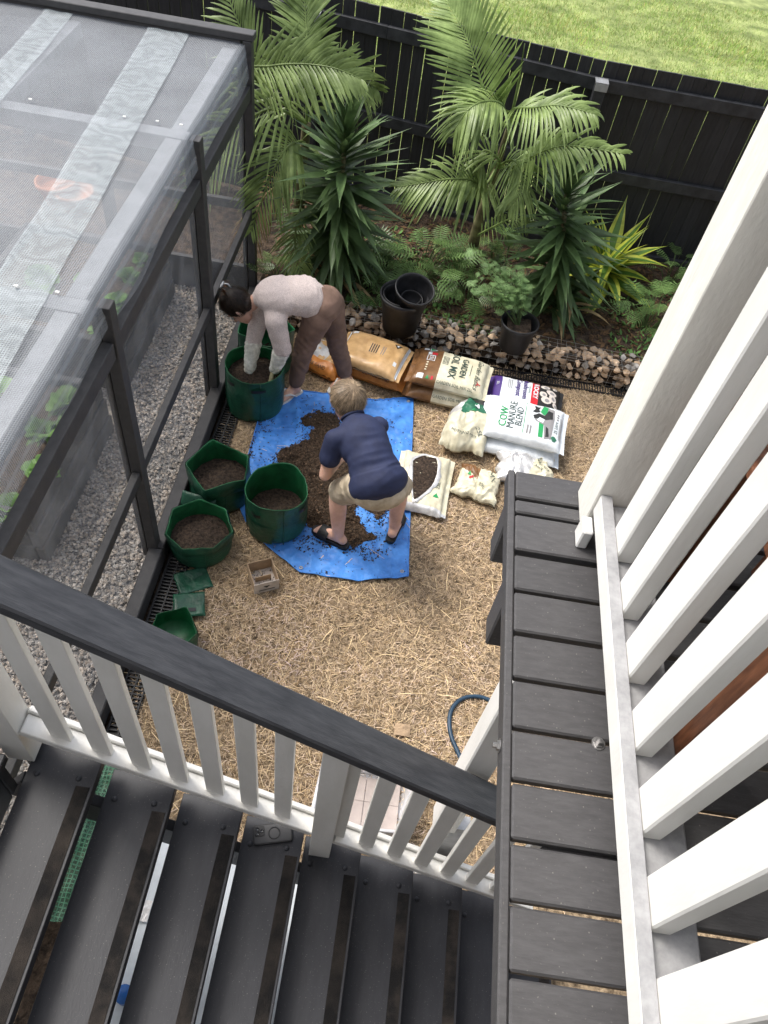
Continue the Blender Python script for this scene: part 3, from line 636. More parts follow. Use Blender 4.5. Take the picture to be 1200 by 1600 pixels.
# ================================================================== PLANTS
def frond(pts, L, nl, parent, seed, up=(0, -.5, .85), wd=.02, droop=.35, m=None, fwd=.55, start=.12):
    rr = random.Random(seed); P = smooth_path([Vector(p) for p in pts], 8); k = len(P); mb = MB()
    mb.tube(P, [.010*(1-.8*i/(k-1))+.002 for i in range(k)], 6)
    up = Vector(up).normalized()
    for i in range(nl):
        t = start+(1-start)*(i+.5)/nl; f = t*(k-1); a = min(int(f), k-2); p = P[a].lerp(P[a+1], f-a); tg = (P[min(a+2, k-1)]-P[max(a-1, 0)]).normalized()
        sd = tg.cross(up).normalized(); nn = sd.cross(tg).normalized()
        ll = L*(.50+.5*math.sin(PI*min(1, .15+t*.8)))*(1-.55*max(0, t-.7)/.3)
        for s in (-1, 1):
            l = ll*rr.uniform(.85, 1.08); d = (sd*s*(1-.3*t)+tg*(fwd+.55*t)+nn*rr.uniform(.12, .34)).normalized(); g = droop*rr.uniform(.35, 1.25)
            vs = []; w_ = 1.2*wd*rr.uniform(.7, 1.1); wdir = (tg-d*tg.dot(d)).normalized()*.85+nn*.25*s
            brk = rr.random() < .1
            for q, ww in ((0, .35), (.3, 1), (.6, .9), (.85, .55), (1, .06)):
                c = p+d*l*q+Vector((0, 0, -g*l*q*q*(1.6 if brk and q > .5 else 1)))
                vs += [c-wdir*w_*ww*.5, c+nn*w_*.16*ww, c+wdir*w_*ww*.5]
            fs = []
            for q in range(4): b = 3*q; fs += [(b, b+1, b+4, b+3), (b+1, b+2, b+5, b+4)]
            mb.add(vs, fs)
    return mb.obj('frond', m or M_palm, parent, True)
def px3(*a): return [YP(x, y, d) for x, y, d in a]
# palm by the enclosure
pb = Vector((-1.02, 5.78, .2))
PL = thing('palm_tree', 'feathery green palm beside the screened enclosure', 'palm', pb)
mb = MB(); tp = [pb+Vector((0, 0, -.05)), pb+Vector((.02, .0, .35)), pb+Vector((.05, -.02, .8)), pb+Vector((.07, -.02, 1.15))]; mb.tube(smooth_path(tp), [.055]*6+[.05]*6+[.035]*7, 10); mb.obj('trunk', M_trunk, PL, True)
cr = tp[-1]
frond([cr]+px3((392, 114, 5.75), (425, 103, 5.68), (470, 100, 5.62), (520, 106, 5.55), (566, 124, 5.5)), .40, 34, PL, 1, (0, -.75, .65), .030, .35)
frond([cr]+px3((480, 75, 5.9), (478, 30, 6.0), (474, -25, 6.1)), .34, 26, PL, 2, (0, -.9, .4), .026, .25)
frond([cr+Vector((0, 0, -.15))]+px3((465, 222, 5.55), (445, 235, 5.45), (420, 282, 5.35), (392, 362, 5.3)), .36, 30, PL, 3, (-.1, -.9, .35), .026, .35)
frond([cr+Vector((0, 0, -.5))]+px3((468, 333, 5.35), (461, 372, 5.28), (466, 410, 5.24), (482, 448, 5.2)), .24, 24, PL, 4, (0, -.9, .4), .018, .3)
frond([cr+Vector((0, 0, -.4))]+px3((420, 300, 5.6), (395, 350, 5.5), (385, 420, 5.45)), .22, 18, PL, 8, (0, -.9, .4), .016, .5, m=M_dead)
frond([cr]+px3((445, 150, 5.9), (400, 85, 6.0), (372, 35, 6.1), (352, -20, 6.2)), .34, 26, PL, 5, (0, -.9, .4), .024, .25)
frond([cr]+px3((430, 170, 5.5), (385, 190, 5.6), (330, 240, 5.6), (285, 320, 5.6)), .38, 26, PL, 6, (0, -.8, .6), .026, .4)
frond([cr+Vector((0, 0, -.1))]+px3((500, 130, 5.9), (540, 110, 6.0), (590, 140, 6.1)), .34, 24, PL, 7, (0, -.8, .6), .024, .4)
# palm against the fence
pb = G(738, 402, .25)
PM = thing('palm_tree', 'feathery green palm with arching fronds in front of the fence', 'palm', pb)
tr = [pb+Vector((0, 0, -.08))]+px3((742, 370, 6.05), (757, 320, 6.0), (776, 262, 5.95), (795, 200, 5.9))
mb = MB(); mb.tube(smooth_path(tr), [.06-.0016*i for i in range(25)], 10); mb.obj('trunk', M_trunk, PM, True)
mb = MB(); mb.tube(smooth_path(px3((795, 200, 5.9), (808, 140, 5.9), (820, 68, 5.9))), [.016-.0011*i for i in range(13)], 7); mb.obj('spear_leaf', M_palm, PM, True)
c0 = tr[-1]; c1 = tr[-2]
frond([c0]+px3((770, 178, 5.85), (757, 148, 5.8), (741, 90, 5.85), (722, 45, 5.95), (698, 0, 6.1)), .44, 36, PM, 11, (.1, -.95, .25), .028, .12, fwd=.5)
frond([c0]+px3((800, 172, 5.75), (835, 168, 5.6), (875, 165, 5.5), (928, 178, 5.4)), .36, 30, PM, 12, (0, -.45, .9), .026, .75)
frond([c0]+px3((785, 165, 5.75), (760, 158, 5.65), (733, 170, 5.55), (712, 200, 5.5)), .34, 30, PM, 13, (0, -.45, .9), .024, .75)
frond([c1]+px3((810, 258, 5.75), (845, 238, 5.6), (890, 228, 5.5), (972, 240, 5.35)), .36, 32, PM, 14, (0, -.5, .85), .028, .6)
frond([c1]+px3((757, 290, 5.75), (735, 281, 5.65), (700, 280, 5.55), (660, 286, 5.5), (622, 292, 5.45)), .33, 32, PM, 15, (0, -.6, .8), .027, .5)
frond([c1]+px3((800, 250, 5.7), (815, 268, 5.6), (812, 300, 5.5), (796, 325, 5.45)), .26, 22, PM, 16, (0, -.7, .7), .024, .5)
frond([c1]+px3((780, 250, 5.8), (757, 235, 5.8), (745, 260, 5.75), (740, 300, 5.7)), .26, 20, PM, 17, (0, -.7, .7), .024, .5)
frond([tr[1]]+px3((770, 355, 5.8), (800, 342, 5.7), (830, 350, 5.65)), .16, 16, PM, 18, (0, -.7, .7), .02, .5, m=M_palm)

def leaf_mesh(name, L, wd, curve, fold, mats, n=7, taper='lance', edge=None):
    mb = MB(); vs = []
    for i in range(n+1):
        t = i/n; k = (math.sin(PI*min(1, .18+t*.9)**.9) if taper == 'lance' else math.sin(PI*min(.98, .08+t*.9)))
        k = max(.03, k)*(1 if t < .97 else .15); x = L*math.sin(curve*t)/max(curve, .01) if curve else L*t; z = -L*(1-math.cos(curve*t))/max(curve, .01) if curve else 0
        c = Vector((x, 0, z)); w_ = wd*k*.5
        if edge: vs += [c+Vector((0, -w_, fold*w_)), c+Vector((0, -w_*.45, fold*w_*.45)), c, c+Vector((0, w_*.45, fold*w_*.45)), c+Vector((0, w_, fold*w_))]
        else: vs += [c+Vector((0, -w_, fold*w_)), c, c+Vector((0, w_, fold*w_))]
    q = 5 if edge else 3; fs = []; ms = []
    for i in range(n):
        for j in range(q-1): b = i*q+j; fs.append((b, b+1, b+q+1, b+q)); ms.append(1 if edge and j in (0, 3) else 0)
    mb.add(vs, fs); mb.m = ms
    return mb.mesh(name, mats, True)
def aim(p, d, roll=0):
    d = d.normalized(); z = Vector((0, 0, 1)); y = z.cross(d)
    if y.length < .05: y = Vector((0, 1, 0))
    y.normalize(); z = d.cross(y); M = Matrix((d, y, z)).transposed().to_4x4() @ Matrix.Rotation(roll, 4, 'X'); M.translation = p; return M
YL = [leaf_mesh('leaf', .40, .050, c, .35, M_yucca) for c in (.08, .22, .5)]
YD = leaf_mesh('leaf', .40, .040, 1.0, .5, M_dead)
def yucca(label, base, top, n, L, seed, lo=.08, low=0):
    t = thing('yucca', label, 'yucca', base); rr = random.Random(seed); base = Vector(base); top = Vector(top); d = top-base
    m = MB(); m.tube([base-Vector((0, 0, .06)), base+d*.5, top], [.035, .028, .012], 8); m.obj('stem', M_trunk, t, True)
    for i in range(n):
        f = i/(n-1); h = lo+(1-lo)*f; p = base+d*h; a = i*2.39996+rr.uniform(-.3, .3)
        el = -.32+.70*h+max(0, h-.72)/.28*.75+rr.uniform(-.15, .15)
        if h > .95: el = rr.uniform(.85, 1.4)
        if h > 1: el = 1.4
        s = L/.40*(.78+.30*math.sin(PI*min(1, h+.05)))*rr.uniform(.85, 1.1)
        mm = aim(p, Vector((math.cos(a)*math.cos(el), math.sin(a)*math.cos(el), math.sin(el))), rr.uniform(-.3, .3)) @ Matrix.Diagonal((s, s*rr.uniform(.85, 1.1), s, 1))
        link('leaf', YL[2 if h < .35 else (1 if h < .75 else 0)] if rr.random() < .8 else rr.choice(YL), mm, t)
    for j in range(low):
        a = rr.uniform(0, 2*PI); el = rr.uniform(.1, .9); q = base+Vector((rr.uniform(-.1, .15), rr.uniform(-.15, .1), .05)); s = L/.40*rr.uniform(.7, 1.0)
        link('leaf', YD if j % 3 == 0 else rr.choice(YL), aim(q, Vector((math.cos(a)*math.cos(el), math.sin(a)*math.cos(el), math.sin(el))), rr.uniform(-.3, .3)) @ Matrix.Diagonal((s, s, s, 1)), t)
b = G(520, 425, .25); yucca('tall dark green yucca with sword leaves next to the screened enclosure', b, YP(541, 205, b.y-.06), 190, .56, 1, .12, 30)
b = G(868, 478, .25); yucca('dark green yucca with sword leaves right of the potted plant', b, YP(886, 290, b.y-.04), 165, .52, 2, .08, 20)
# variegated dracaena
VL = [leaf_mesh('leaf', .40, .088, c, .3, [M_vargr, M_var], edge=True) for c in (.25, .55, 1.0)]
b = G(937, 440, .25); t = thing('dracaena', 'yellow and green striped dracaena beside the right yucca', 'dracaena', b); rr = random.Random(9)
m = MB(); m.tube([b-Vector((0, 0, .05)), b+Vector((0, 0, .12))], [.03, .02], 8); m.obj('stem', M_trunk, t, True)
for i in range(36):
    a = i*2.4+rr.uniform(-.3, .3); f = i/35; el = .0+1.15*f+rr.uniform(-.15, .15); s = rr.uniform(1.15, 1.6)
    link('leaf', VL[0 if f > .6 else rr.choice((1, 2))], aim(b+Vector((0, 0, .05+.10*f)), Vector((math.cos(a)*math.cos(el), math.sin(a)*math.cos(el), math.sin(el))), rr.uniform(-.5, .5)) @ Matrix.Diagonal((s, s, s, 1)), t)
for px_, py_, q in ((918, 495, 1.35), (1022, 452, 1.4)):
    e = G(px_, py_, .27); d = e-(b+Vector((0, 0, .28))); link('leaf', VL[1], aim(b+Vector((0, 0, .22)), d+Vector((0, 0, .42)), 0) @ Matrix.Diagonal((q, 1.2, q, 1)), t)
# philodendron: deeply lobed leaves on stalks
def lobed(name, L, m):
    mb = MB(); n = 8; rr = random.Random(3)
    mb.add([(0, -.004, 0), (0, .004, 0), (L*.98, .002, -.05*L), (L*.98, -.002, -.05*L)], [(0, 1, 2, 3)])
    for i in range(n):
        t0 = .06+.86*i/n; t1 = t0+.048; l = L*.46*math.sin(PI*(.16+.76*i/n))
        for s in (-1, 1):
            a0 = Vector((L*t0, 0, -.05*L*t0*t0)); a1 = Vector((L*t1, 0, -.05*L*t1*t1)); tip = Vector((L*(t0+.10+.10*i/n), s*l, .03*l-.28*l*l/L)); mid = Vector((L*(t0+.02), s*l*.55, .10*l))
            md = Vector((L*(t1+.030), s*l*.55, .10*l)); mb.add([a0, a1, md, tip, mid], [(0, 1, 2, 4), (4, 2, 3)] if s > 0 else [(1, 0, 4, 2), (2, 4, 3)])
    t_ = Vector((L*.9, 0, -.045*L)); mb.add([t_+Vector((0, -.03*L, 0)), t_+Vector((.2*L, 0, -.03*L)), t_+Vector((0, .03*L, 0))], [(0, 1, 2)])
    return mb.mesh(name, m, True)
LB = [lobed('leaf', .22, M_philo)]; LB2 = [lobed('leaf', .09, M_tom)]
def philo(label, c, n, rad, seed, L=1.0, hgt=.30, group=None):
    t = thing('philodendron', label, 'plant', c, group); rr = random.Random(seed); c = Vector(c); st = MB()
    for i in range(n):
        a = rr.uniform(0, 2*PI); r_ = rad*math.sqrt(rr.random()); h = hgt*(1.1-.55*(r_/rad))*rr.uniform(.6, 1.1); e = c+Vector((math.cos(a)*r_, math.sin(a)*r_*.8, h)); b = c+Vector((math.cos(a)*r_*.25, math.sin(a)*r_*.2, -.02)); st.tube([b, b.lerp(e, .6)+Vector((0, 0, .04)), e], .004, 5)
        el = rr.uniform(-.35, .35); s = L*rr.uniform(.75, 1.2); a2 = a+rr.uniform(-.7, .7)
        link('leaf', LB[0], aim(e, Vector((math.cos(a2)*math.cos(el), math.sin(a2)*math.cos(el), math.sin(el))), rr.uniform(-.5, .5)) @ Matrix.Diagonal((s, s, s, 1)), t)
    st.obj('stalks', M_stem, t)
philo('lobed leaf philodendron clump behind the stacked black pots', G(655, 430, .24), 46, .36, 1)
philo('low philodendron clump left of the black pots', G(598, 430, .24), 22, .24, 2, .85, .22)
philo('philodendron with lobed leaves at the right end of the garden bed', G(1010, 510, .24), 34, .34, 3)
philo('small lobed philodendron behind the potted plant', G(730, 470, .23), 24, .26, 4, .8, .22)
philo('small philodendron under the fence by the palm trunk', G(770, 410, .25), 16, .22, 5, .8, .25)
philo('small philodendron by the fence behind the striped dracaena', G(1045, 440, .25), 14, .2, 6, .8, .3)
philo('low philodendron under the left yucca at the bed edge', G(560, 455, .22), 22, .26, 7, .75, .16)
philo('philodendron between the potted plant and the right yucca', G(850, 480, .22), 18, .24, 8, .7, .16)
philo('low philodendron by the base of the enclosure corner', G(440, 440, .22), 18, .22, 9, .75, .16)
# bird of paradise leaf
b = G(790, 420, .25); t = thing('broadleaf_plant', 'single dark paddle leaf on a tall stalk in front of the fence', 'plant', b)
PBm = leaf_mesh('leaf', .26, .11, .3, .4, M_yucca)
e = YP(795, 385, b.y); m = MB(); m.tube([b-Vector((0, 0, .05)), e], .007, 6); m.obj('stalk', M_stem, t, True); link('leaf', PBm, aim(e, Vector((.05, -.25, .8))), t)
# ground cover weeds in the bed
mb = MB(); rs = random.Random(77)
for i in range(2600):
    x = rs.uniform(-1.1, 2.6); y = gab_y(x)+.15+rs.random()**1.6*1.2
    if wob(x, y, 2.5, 8) < -.05: continue
    p = Vector((x, y, bedz(x, y))); a = rs.uniform(0, 6.28); L = rs.uniform(.02, .07); wd = L*rs.uniform(.12, .35); d = Vector((math.cos(a), math.sin(a), rs.uniform(.2, 1.2))).normalized()*L; s = Vector((-math.sin(a), math.cos(a), 0))*wd; g = rs.uniform(.25, .8)
    mb.add([p, p+d*.5+s, p+d, p+d*.5-s], [(0, 1, 2, 3)], 0, (g*.45, g*.8, g*.6, 1))
stuff(tag(mb.obj('ground_cover', M_grass), 'low green weeds growing along the rock edging', 'weeds'))

# ---------------- pots
def pot(t, c, r, h, tilt=None, m=M_blackpot, name='pot', ribs=True):
    mb = MB(); mb.lathe([(.001, .004), (r*.72, .004), (r*.74, .0), (r*.93, h*.86), (r*1.0, h*.87), (r*1.03, h*.99), (r*1.0, h), (r*.95, h*.99), (r*.93, h*.86), (r*.70, .015), (.001, .013)], 40)
    M = Matrix.Translation(c)
    if tilt: M = M @ tilt
    return mb.obj(name, m, t, True, M)
pc = G(625, 522, .0); pc = Vector((-.02, 5.0, .236))
bp = thing('plant_pot', 'large black plastic pot holding nested smaller pots on the rock edging', 'pot', pc); pot(bp, pc, .185, .32)
q = pc+Vector((-.015, .02, .02)); b2 = thing('plant_pot', 'middle black plastic pot nested inside the large pot', 'pot', q); pot(b2, q, .15, .28)
q = pc+Vector((.04, -.0, .17)); b3 = thing('plant_pot', 'topmost black plastic pot tipped in the nested stack', 'pot', q); pot(b3, q, .15, .26, Matrix.Rotation(.22, 4, 'X') @ Matrix.Rotation(.12, 4, 'Y'))
q = q+Vector((.006, -.01, .025)); b4 = thing('plant_pot', 'smallest black pot deep inside the topmost pot', 'pot', q); pot(b4, q, .085, .12, Matrix.Rotation(.22, 4, 'X') @ Matrix.Rotation(.12, 4, 'Y'))
pc = Vector((.90, 5.0, .236)); tp_ = thing('plant_pot', 'black plastic pot with a bushy light green plant on the rock edging', 'pot', pc); pot(tp_, pc, .148, .25)
m = MB(); m.grid(lambda u, v: pc+Vector(((u-.5)*.19, (v-.5)*.19, .205+.012*wob(u*5, v*5))), 8, 8); m.obj('soil', M_bed, tp_, True)
q = pc+Vector((0, 0, .19)); t = thing('potted_plant', 'bushy pale green plant with ferny leaves growing in the black pot', 'plant', q); rr = random.Random(5); st = MB()
for i in range(13):
    e = q+Vector((rr.uniform(-.44, .03), rr.uniform(.0, .32), rr.uniform(.10, .38))); mid = q.lerp(e, .5)+Vector((0, 0, .08)); st.tube([q-Vector((0, 0, .01)), mid, e], [.005, .004, .002], 5)
    for j in range(21):
        f = rr.uniform(.3, 1.05); p = q.lerp(mid, min(1, f*2)) if f < .5 else mid.lerp(e, f*2-1); a = rr.uniform(0, 6.28); el = rr.uniform(-.3, .6); s = rr.uniform(.5, 1.0); p2 = p+Vector((rr.uniform(-.05, .05), rr.uniform(-.05, .05), rr.uniform(-.02, .05)))
        link('leaf', LB2[0], aim(p2, Vector((math.cos(a)*math.cos(el), math.sin(a)*math.cos(el), math.sin(el))), rr.uniform(-.5, .5)) @ Matrix.Diagonal((s, s, s, 1)), t)
st.obj('stems', M_stem, t)
# ================================================================== TARP AND SOIL
def interp(P, s):
    for (s0, a, b), (s1, c, d) in zip(P, P[1:]):
        if s <= s1: f = (s-s0)/(s1-s0); return Vector((a+(c-a)*f, b+(d-b)*f))
    return Vector(P[-1][1:])
TB = [(0, -.92, 3.20), (.12, -.80, 3.00), (.24, -.64, 2.85), (.45, -.38, 2.685), (.72, -.02, 2.69), (1, .30, 2.785)]
TT = [(0, -.92, 3.55), (.10, -.93, 4.27), (.32, -.66, 4.32), (.62, -.30, 4.345), (.8, -.05, 4.36), (1, .175, 4.445)]
def tarpz(x, y):
    z = .012+.010*wob(x, y, 3, 1)+.007*(1-2*abs(wob(x*1.3-y*.4, y*1.1+x*.3, 9, 31)))+.006*(1-2*abs(wob(x*.7+y*1.5, y*.6-x, 14, 32)))+.016*max(0, wob(x*1.0+y*.45, y*.25-x*.1, 6, 2))**1.3+.010*abs(wob(x*.8-y*.9, x*.3, 7, 3))+.005*abs(wob(x, y, 18, 4))
    for q_, w_ in ((x*.98+y*.10, .31), (y*.99-x*.08, .29)): z += .006*max(0, 1-abs((q_ % w_)-w_/2)/.012)*max(0, .6+wob(x, y, 3, 33))
    z += .028*max(0, 1-abs((x+.62)*.95+(y-3.95)*.32)/.045)*max(0, 1-abs(y-3.95)/.45)
    z += .02*max(0, 1-abs((x-.0)*.8-(y-4.1)*.5)/.04)*max(0, 1-abs(y-4.1)/.35)
    return z
def tarp_pt(u, v):
    p = interp(TB, u).lerp(interp(TT, u), v); return Vector((p.x, p.y, gz(p.x, p.y)+tarpz(p.x, p.y)))
tp = thing('tarpaulin', 'wrinkled bright blue tarpaulin spread on the straw under the boy', 'tarp', (-.3, 3.5, 0))
mb = MB(); mb.grid(tarp_pt, 130, 150); mb.obj('sheet', M_tarp, tp, True)
hem = MB()
for v0 in (0, 1): hem.tube([tarp_pt(i/60, v0)+Vector((0, 0, .003)) for i in range(61)], .0045, 5)
hem.tube([tarp_pt(1, i/60)+Vector((0, 0, .003)) for i in range(61)], .0045, 5); hem.obj('hem', M_tarp, tp, True)
for u, v in ((.965, .025), (.968, .975), (.5, .985), (.45, .02)):
    p = tarp_pt(u, v)+Vector((0, 0, .004)); m = MB(); m.lathe([(.013, 0), (.012, .003), (.006, .003), (.005, 0)], 18, p); m.obj('eyelet', M_steel, tp, True)
SP = [G(a, b)[:2] for a, b in ((474, 660), (496, 645), (522, 648), (545, 690), (600, 735), (613, 768), (604, 800), (588, 812), (562, 790), (552, 800), (580, 843), (550, 863), (528, 852), (500, 836), (478, 826), (468, 800), (474, 765), (452, 737), (432, 726), (434, 708), (466, 699), (484, 688), (491, 673), (476, 668))]
x0, x1, y0, y1 = -.95, .34, 2.64, 4.48; nx, ny = 175, 240
gx_, gy_ = np.meshgrid(np.linspace(x0, x1, nx+1), np.linspace(y0, y1, ny+1), indexing='ij'); SPn = np.array([tuple(p) for p in SP])
DD = np.full(gx_.shape, 9.0); inside = np.zeros(gx_.shape, bool)
for k in range(len(SPn)):
    A, B_ = SPn[k-1], SPn[k]; ab = B_-A; t_ = np.clip(((gx_-A[0])*ab[0]+(gy_-A[1])*ab[1])/(ab@ab), 0, 1); DD = np.minimum(DD, np.hypot(gx_-A[0]-ab[0]*t_, gy_-A[1]-ab[1]*t_))
    if A[1] != B_[1]: inside ^= ((A[1] > gy_) != (B_[1] > gy_)) & (gx_ < (B_[0]-A[0])*(gy_-A[1])/(B_[1]-A[1])+A[0])
DD = np.where(inside, DD, -DD); H = {}; rel = {}
for j in range(ny+1):
    for i in range(nx+1):
        x = x0+(x1-x0)*i/nx; y = y0+(y1-y0)*j/ny; d = DD[i, j]
        if d < -.08: continue
        d += .035*wob(x, y, 9, 11)+.022*wob(x, y, 22, 12); b = gz(x, y)+tarpz(x, y)
        if d < 0: r_ = -.02
        else: t = min(1, d/.16); r_ = .004+.055*t*t*(3-2*t)*(1+.45*wob(x, y, 5, 13))+.009*wob(x, y, 30, 14)+.006*wob(x, y, 60, 15)
        H[i, j] = b+r_; rel[i, j] = r_
mb = MB(); idx = {}; vs = []; fs = []
for j in range(ny):
    for i in range(nx):
        q = [(i, j), (i+1, j), (i+1, j+1), (i, j+1)]
        if not all(k in rel for k in q) or max(rel[k] for k in q) < -.01: continue
        f = []
        for k in q:
            if k not in idx: idx[k] = len(vs); vs.append((x0+(x1-x0)*k[0]/nx, y0+(y1-y0)*k[1]/ny, H[k]))
            f.append(idx[k])
        fs.append(tuple(f))
mb.add(vs, fs); stuff(tag(mb.obj('soil_heap', M_soil, None, False), 'heap of loose brown potting soil spread on the blue tarpaulin', 'soil'))
mb = MB(); rs = random.Random(61)
te = [(0, 0, 1), (.9, 0, -.3), (-.45, .8, -.3), (-.45, -.8, -.3)]; tf = [(0, 1, 2), (0, 2, 3), (0, 3, 1), (1, 3, 2)]
n = 0; tries = 0
while n < 15000 and tries < 80000:
    tries += 1; u, v = rs.random(), rs.random(); p2 = interp(TB, u).lerp(interp(TT, u), v); ii = int((p2.x-x0)/(x1-x0)*nx+.5); jj = int((p2.y-y0)/(y1-y0)*ny+.5)
    if not (0 <= ii <= nx and 0 <= jj <= ny): continue
    d = DD[ii, jj]; on = rel.get((ii, jj), -1) > 0
    if not on:
        w1 = wob(p2.x, p2.y, 5, 20); k = math.exp(d/.04)*.55*max(0, .5+1.6*w1)+.28*(w1 > .30)*math.exp(d/.35)+.006
        if rs.random() > k: continue
    z = max(gz(p2.x, p2.y)+tarpz(p2.x, p2.y), H.get((ii, jj), 0))
    s = rs.uniform(.002, .0065)*(1.7 if rs.random() < .08 else 1); M = Matrix.Rotation(rs.uniform(0, 6.3), 3, 'Z') @ Matrix.Rotation(rs.uniform(-1, 1), 3, 'X'); g = rs.uniform(.25, 1.2)*(1.0 if on else .6); fl = rs.uniform(1, 2.4)
    if on and rs.random() < .05: g *= 2.4
    mb.add([M @ Vector((a[0]*s*fl, a[1]*s, a[2]*s))+Vector((p2.x, p2.y, z+s*.3)) for a in te], tf, 0, (g, g*.98, g*.95, 1)); n += 1
stuff(tag(mb.obj('soil_crumbs', M_crumb), 'scattered crumbs of soil over the tarpaulin and the soil heap', 'soil'))

# ================================================================== GROW BAGS
def growbag(label, c, r, h, soil, seed, poly=0, rimdz=.02, floppy=.05, handles=(), pocket=None, tilt=None, group='green fabric grow bags', zb=None, ph=0.0, cuff=False):
    c = Vector((c[0], c[1], zb if zb is not None else gz(*c)+.012)); t = thing('grow_bag', label, 'grow bag', c, group); n = 72
    def fn(rr_, z, a):
        k = max(0, z/h); rad = rr_
        if poly:
            seg = 2*PI/poly; aa = ((a+ph) % seg)-seg/2; pf = math.cos(seg/2)/math.cos(aa)*1.08; rad *= 1+(pf-1)*k*k
        rad *= 1+floppy*.7*wob(math.cos(a)*1.2, math.sin(a)*1.2, 1, seed)*(.4+k)+.010*wob(math.cos(a)*3, math.sin(a)*3+z*14, 1, seed+1)+.008*wob(math.cos(a)*6, math.sin(a)*6+z*24, 1, seed+2)+.016*(1-2.2*abs(wob(math.cos(a)*3.2+z*2, math.sin(a)*3.2, 1, seed+7)))*k
        zz = z+rimdz*k*k*(math.sin(a*2+seed)*.8+.5*wob(math.cos(a)*1.2, math.sin(a)*1.2, 1, seed+3)) if z > 0 else z
        return rad, zz
    P = [(r*.55, .001), (r*.9, .002), (r*.97, .015)]+[(r*(1+.02*math.sin(PI*k/8)), h*k/8) for k in range(1, 9)]
    mb = MB(); mb.lathe(P, n, (0, 0, 0), 0, fn)
    Q = [(r*1.0, h), (r*1.012, h+.004), (r*.99, h+.006), (r*.975, h-.004)]+[(r*.97, h*k/6) for k in range(5, 0, -1)]+[(.01, .02)]
    mb.lathe(Q, n, (0, 0, 0), 1, fn)
    M = Matrix.Translation(c)
    if tilt is not None: M = M @ tilt
    mb.obj('fabric', [M_green, M_greenin], t, True, M)
    if cuff:
        m = MB(); m.lathe([(r*1.03, h*.70), (r*1.055, h*.72), (r*1.05, h*.97), (r*1.025, h*1.02)], n, (0, 0, 0), 0, fn); m.obj('cuff', M_green, t, True, M)
    sm = MB(); sm.lathe([(r*1.023, h*.55), (r*1.03, h*.558), (r*1.023, h*.566)], n, (0, 0, 0), 0, fn); sm.obj('seam', M_green, t, True, M)
    for a0 in (-1.15, .45, 2.0, 3.6):
        m = MB(); m.tube([(lambda q: Vector((q[0]*math.cos(a0), q[0]*math.sin(a0), q[1])))(fn(r*(1.012+.02*math.sin(PI*k/8)), h*(.02+.97*k/8), a0)) for k in range(9)], .0035, 6); m.obj('seam', M_green, t, True, M)
    if soil:
        m = MB(); m.lathe([(r*.95*k/10, soil+.02*(1-k/10)+.010*0) for k in range(10, -1, -1)], 40, (0, 0, 0), 0, lambda a_, z, b: (fn(a_, z, b)[0], z+.014*wob(a_*math.cos(b)*14, a_*math.sin(b)*14, 1, seed+5)+.008*wob(a_*math.cos(b)*40, a_*math.sin(b)*40, 1, seed+6))); m.obj('soil', M_soildark, t, False, M)
    for a0, zf, wd_ in handles:
        m = MB(); hw = wd_/r
        m.grid(lambda u, v: (lambda q: Vector((q[0]*math.cos(a0-hw+2*hw*u), q[0]*math.sin(a0-hw+2*hw*u), q[1])))(fn(r*1.035+.010*math.sin(PI*u), h*zf+.026*v, a0-hw+2*hw*u)), 14, 2); m.obj('handle', M_black, t, True, M)
    if pocket is not None:
        m = MB(); hw = .085/r
        m.grid(lambda u, v: (lambda q: Vector((q[0]*math.cos(pocket-hw+2*hw*u), q[0]*math.sin(pocket-hw+2*hw*u), q[1])))(fn(r*1.022+.004, h*.06+h*.46*v, pocket-hw+2*hw*u)), 14, 8); m.obj('pocket_flap', M_green, t, True, M)
    return t
CA = lambda d: math.radians(d)
growbag('tall dark green grow bag the woman is filling with soil', (-.985, 4.105), .205, .39, .29, 1, 0, .012, .04, ((CA(-70), .80, .05), (CA(-130), .82, .04)), CA(-115))
growbag('empty green grow bag tucked behind the one being filled', (-1.0, 4.565), .20, .36, .05, 2, 5, .03, .10)
growbag('wide open six sided green grow bag half full of soil beside the enclosure', (-1.02, 3.225), .200, .265, .13, 3, 5, .03, .05, (), None, ph=.5, cuff=True)
growbag('squat green grow bag with rolled rim, half full, nearest the drain grate', (-1.035, 2.775), .188, .21, .10, 4, 7, .016, .05, (), None, cuff=True)
growbag('tall green grow bag with black handles standing on the blue tarpaulin', (-.605, 3.045), .195, .345, .11, 5, 0, .02, .06, ((CA(-20), .80, .05), (CA(-118), .74, .035), (CA(120), .8, .05)), CA(-112), zb=.03)
growbag('small open green grow bag partly hidden behind the sloping handrail', (-1.0, 2.07), .13, .17, .0, 6, 5, .03, .12, (), None)
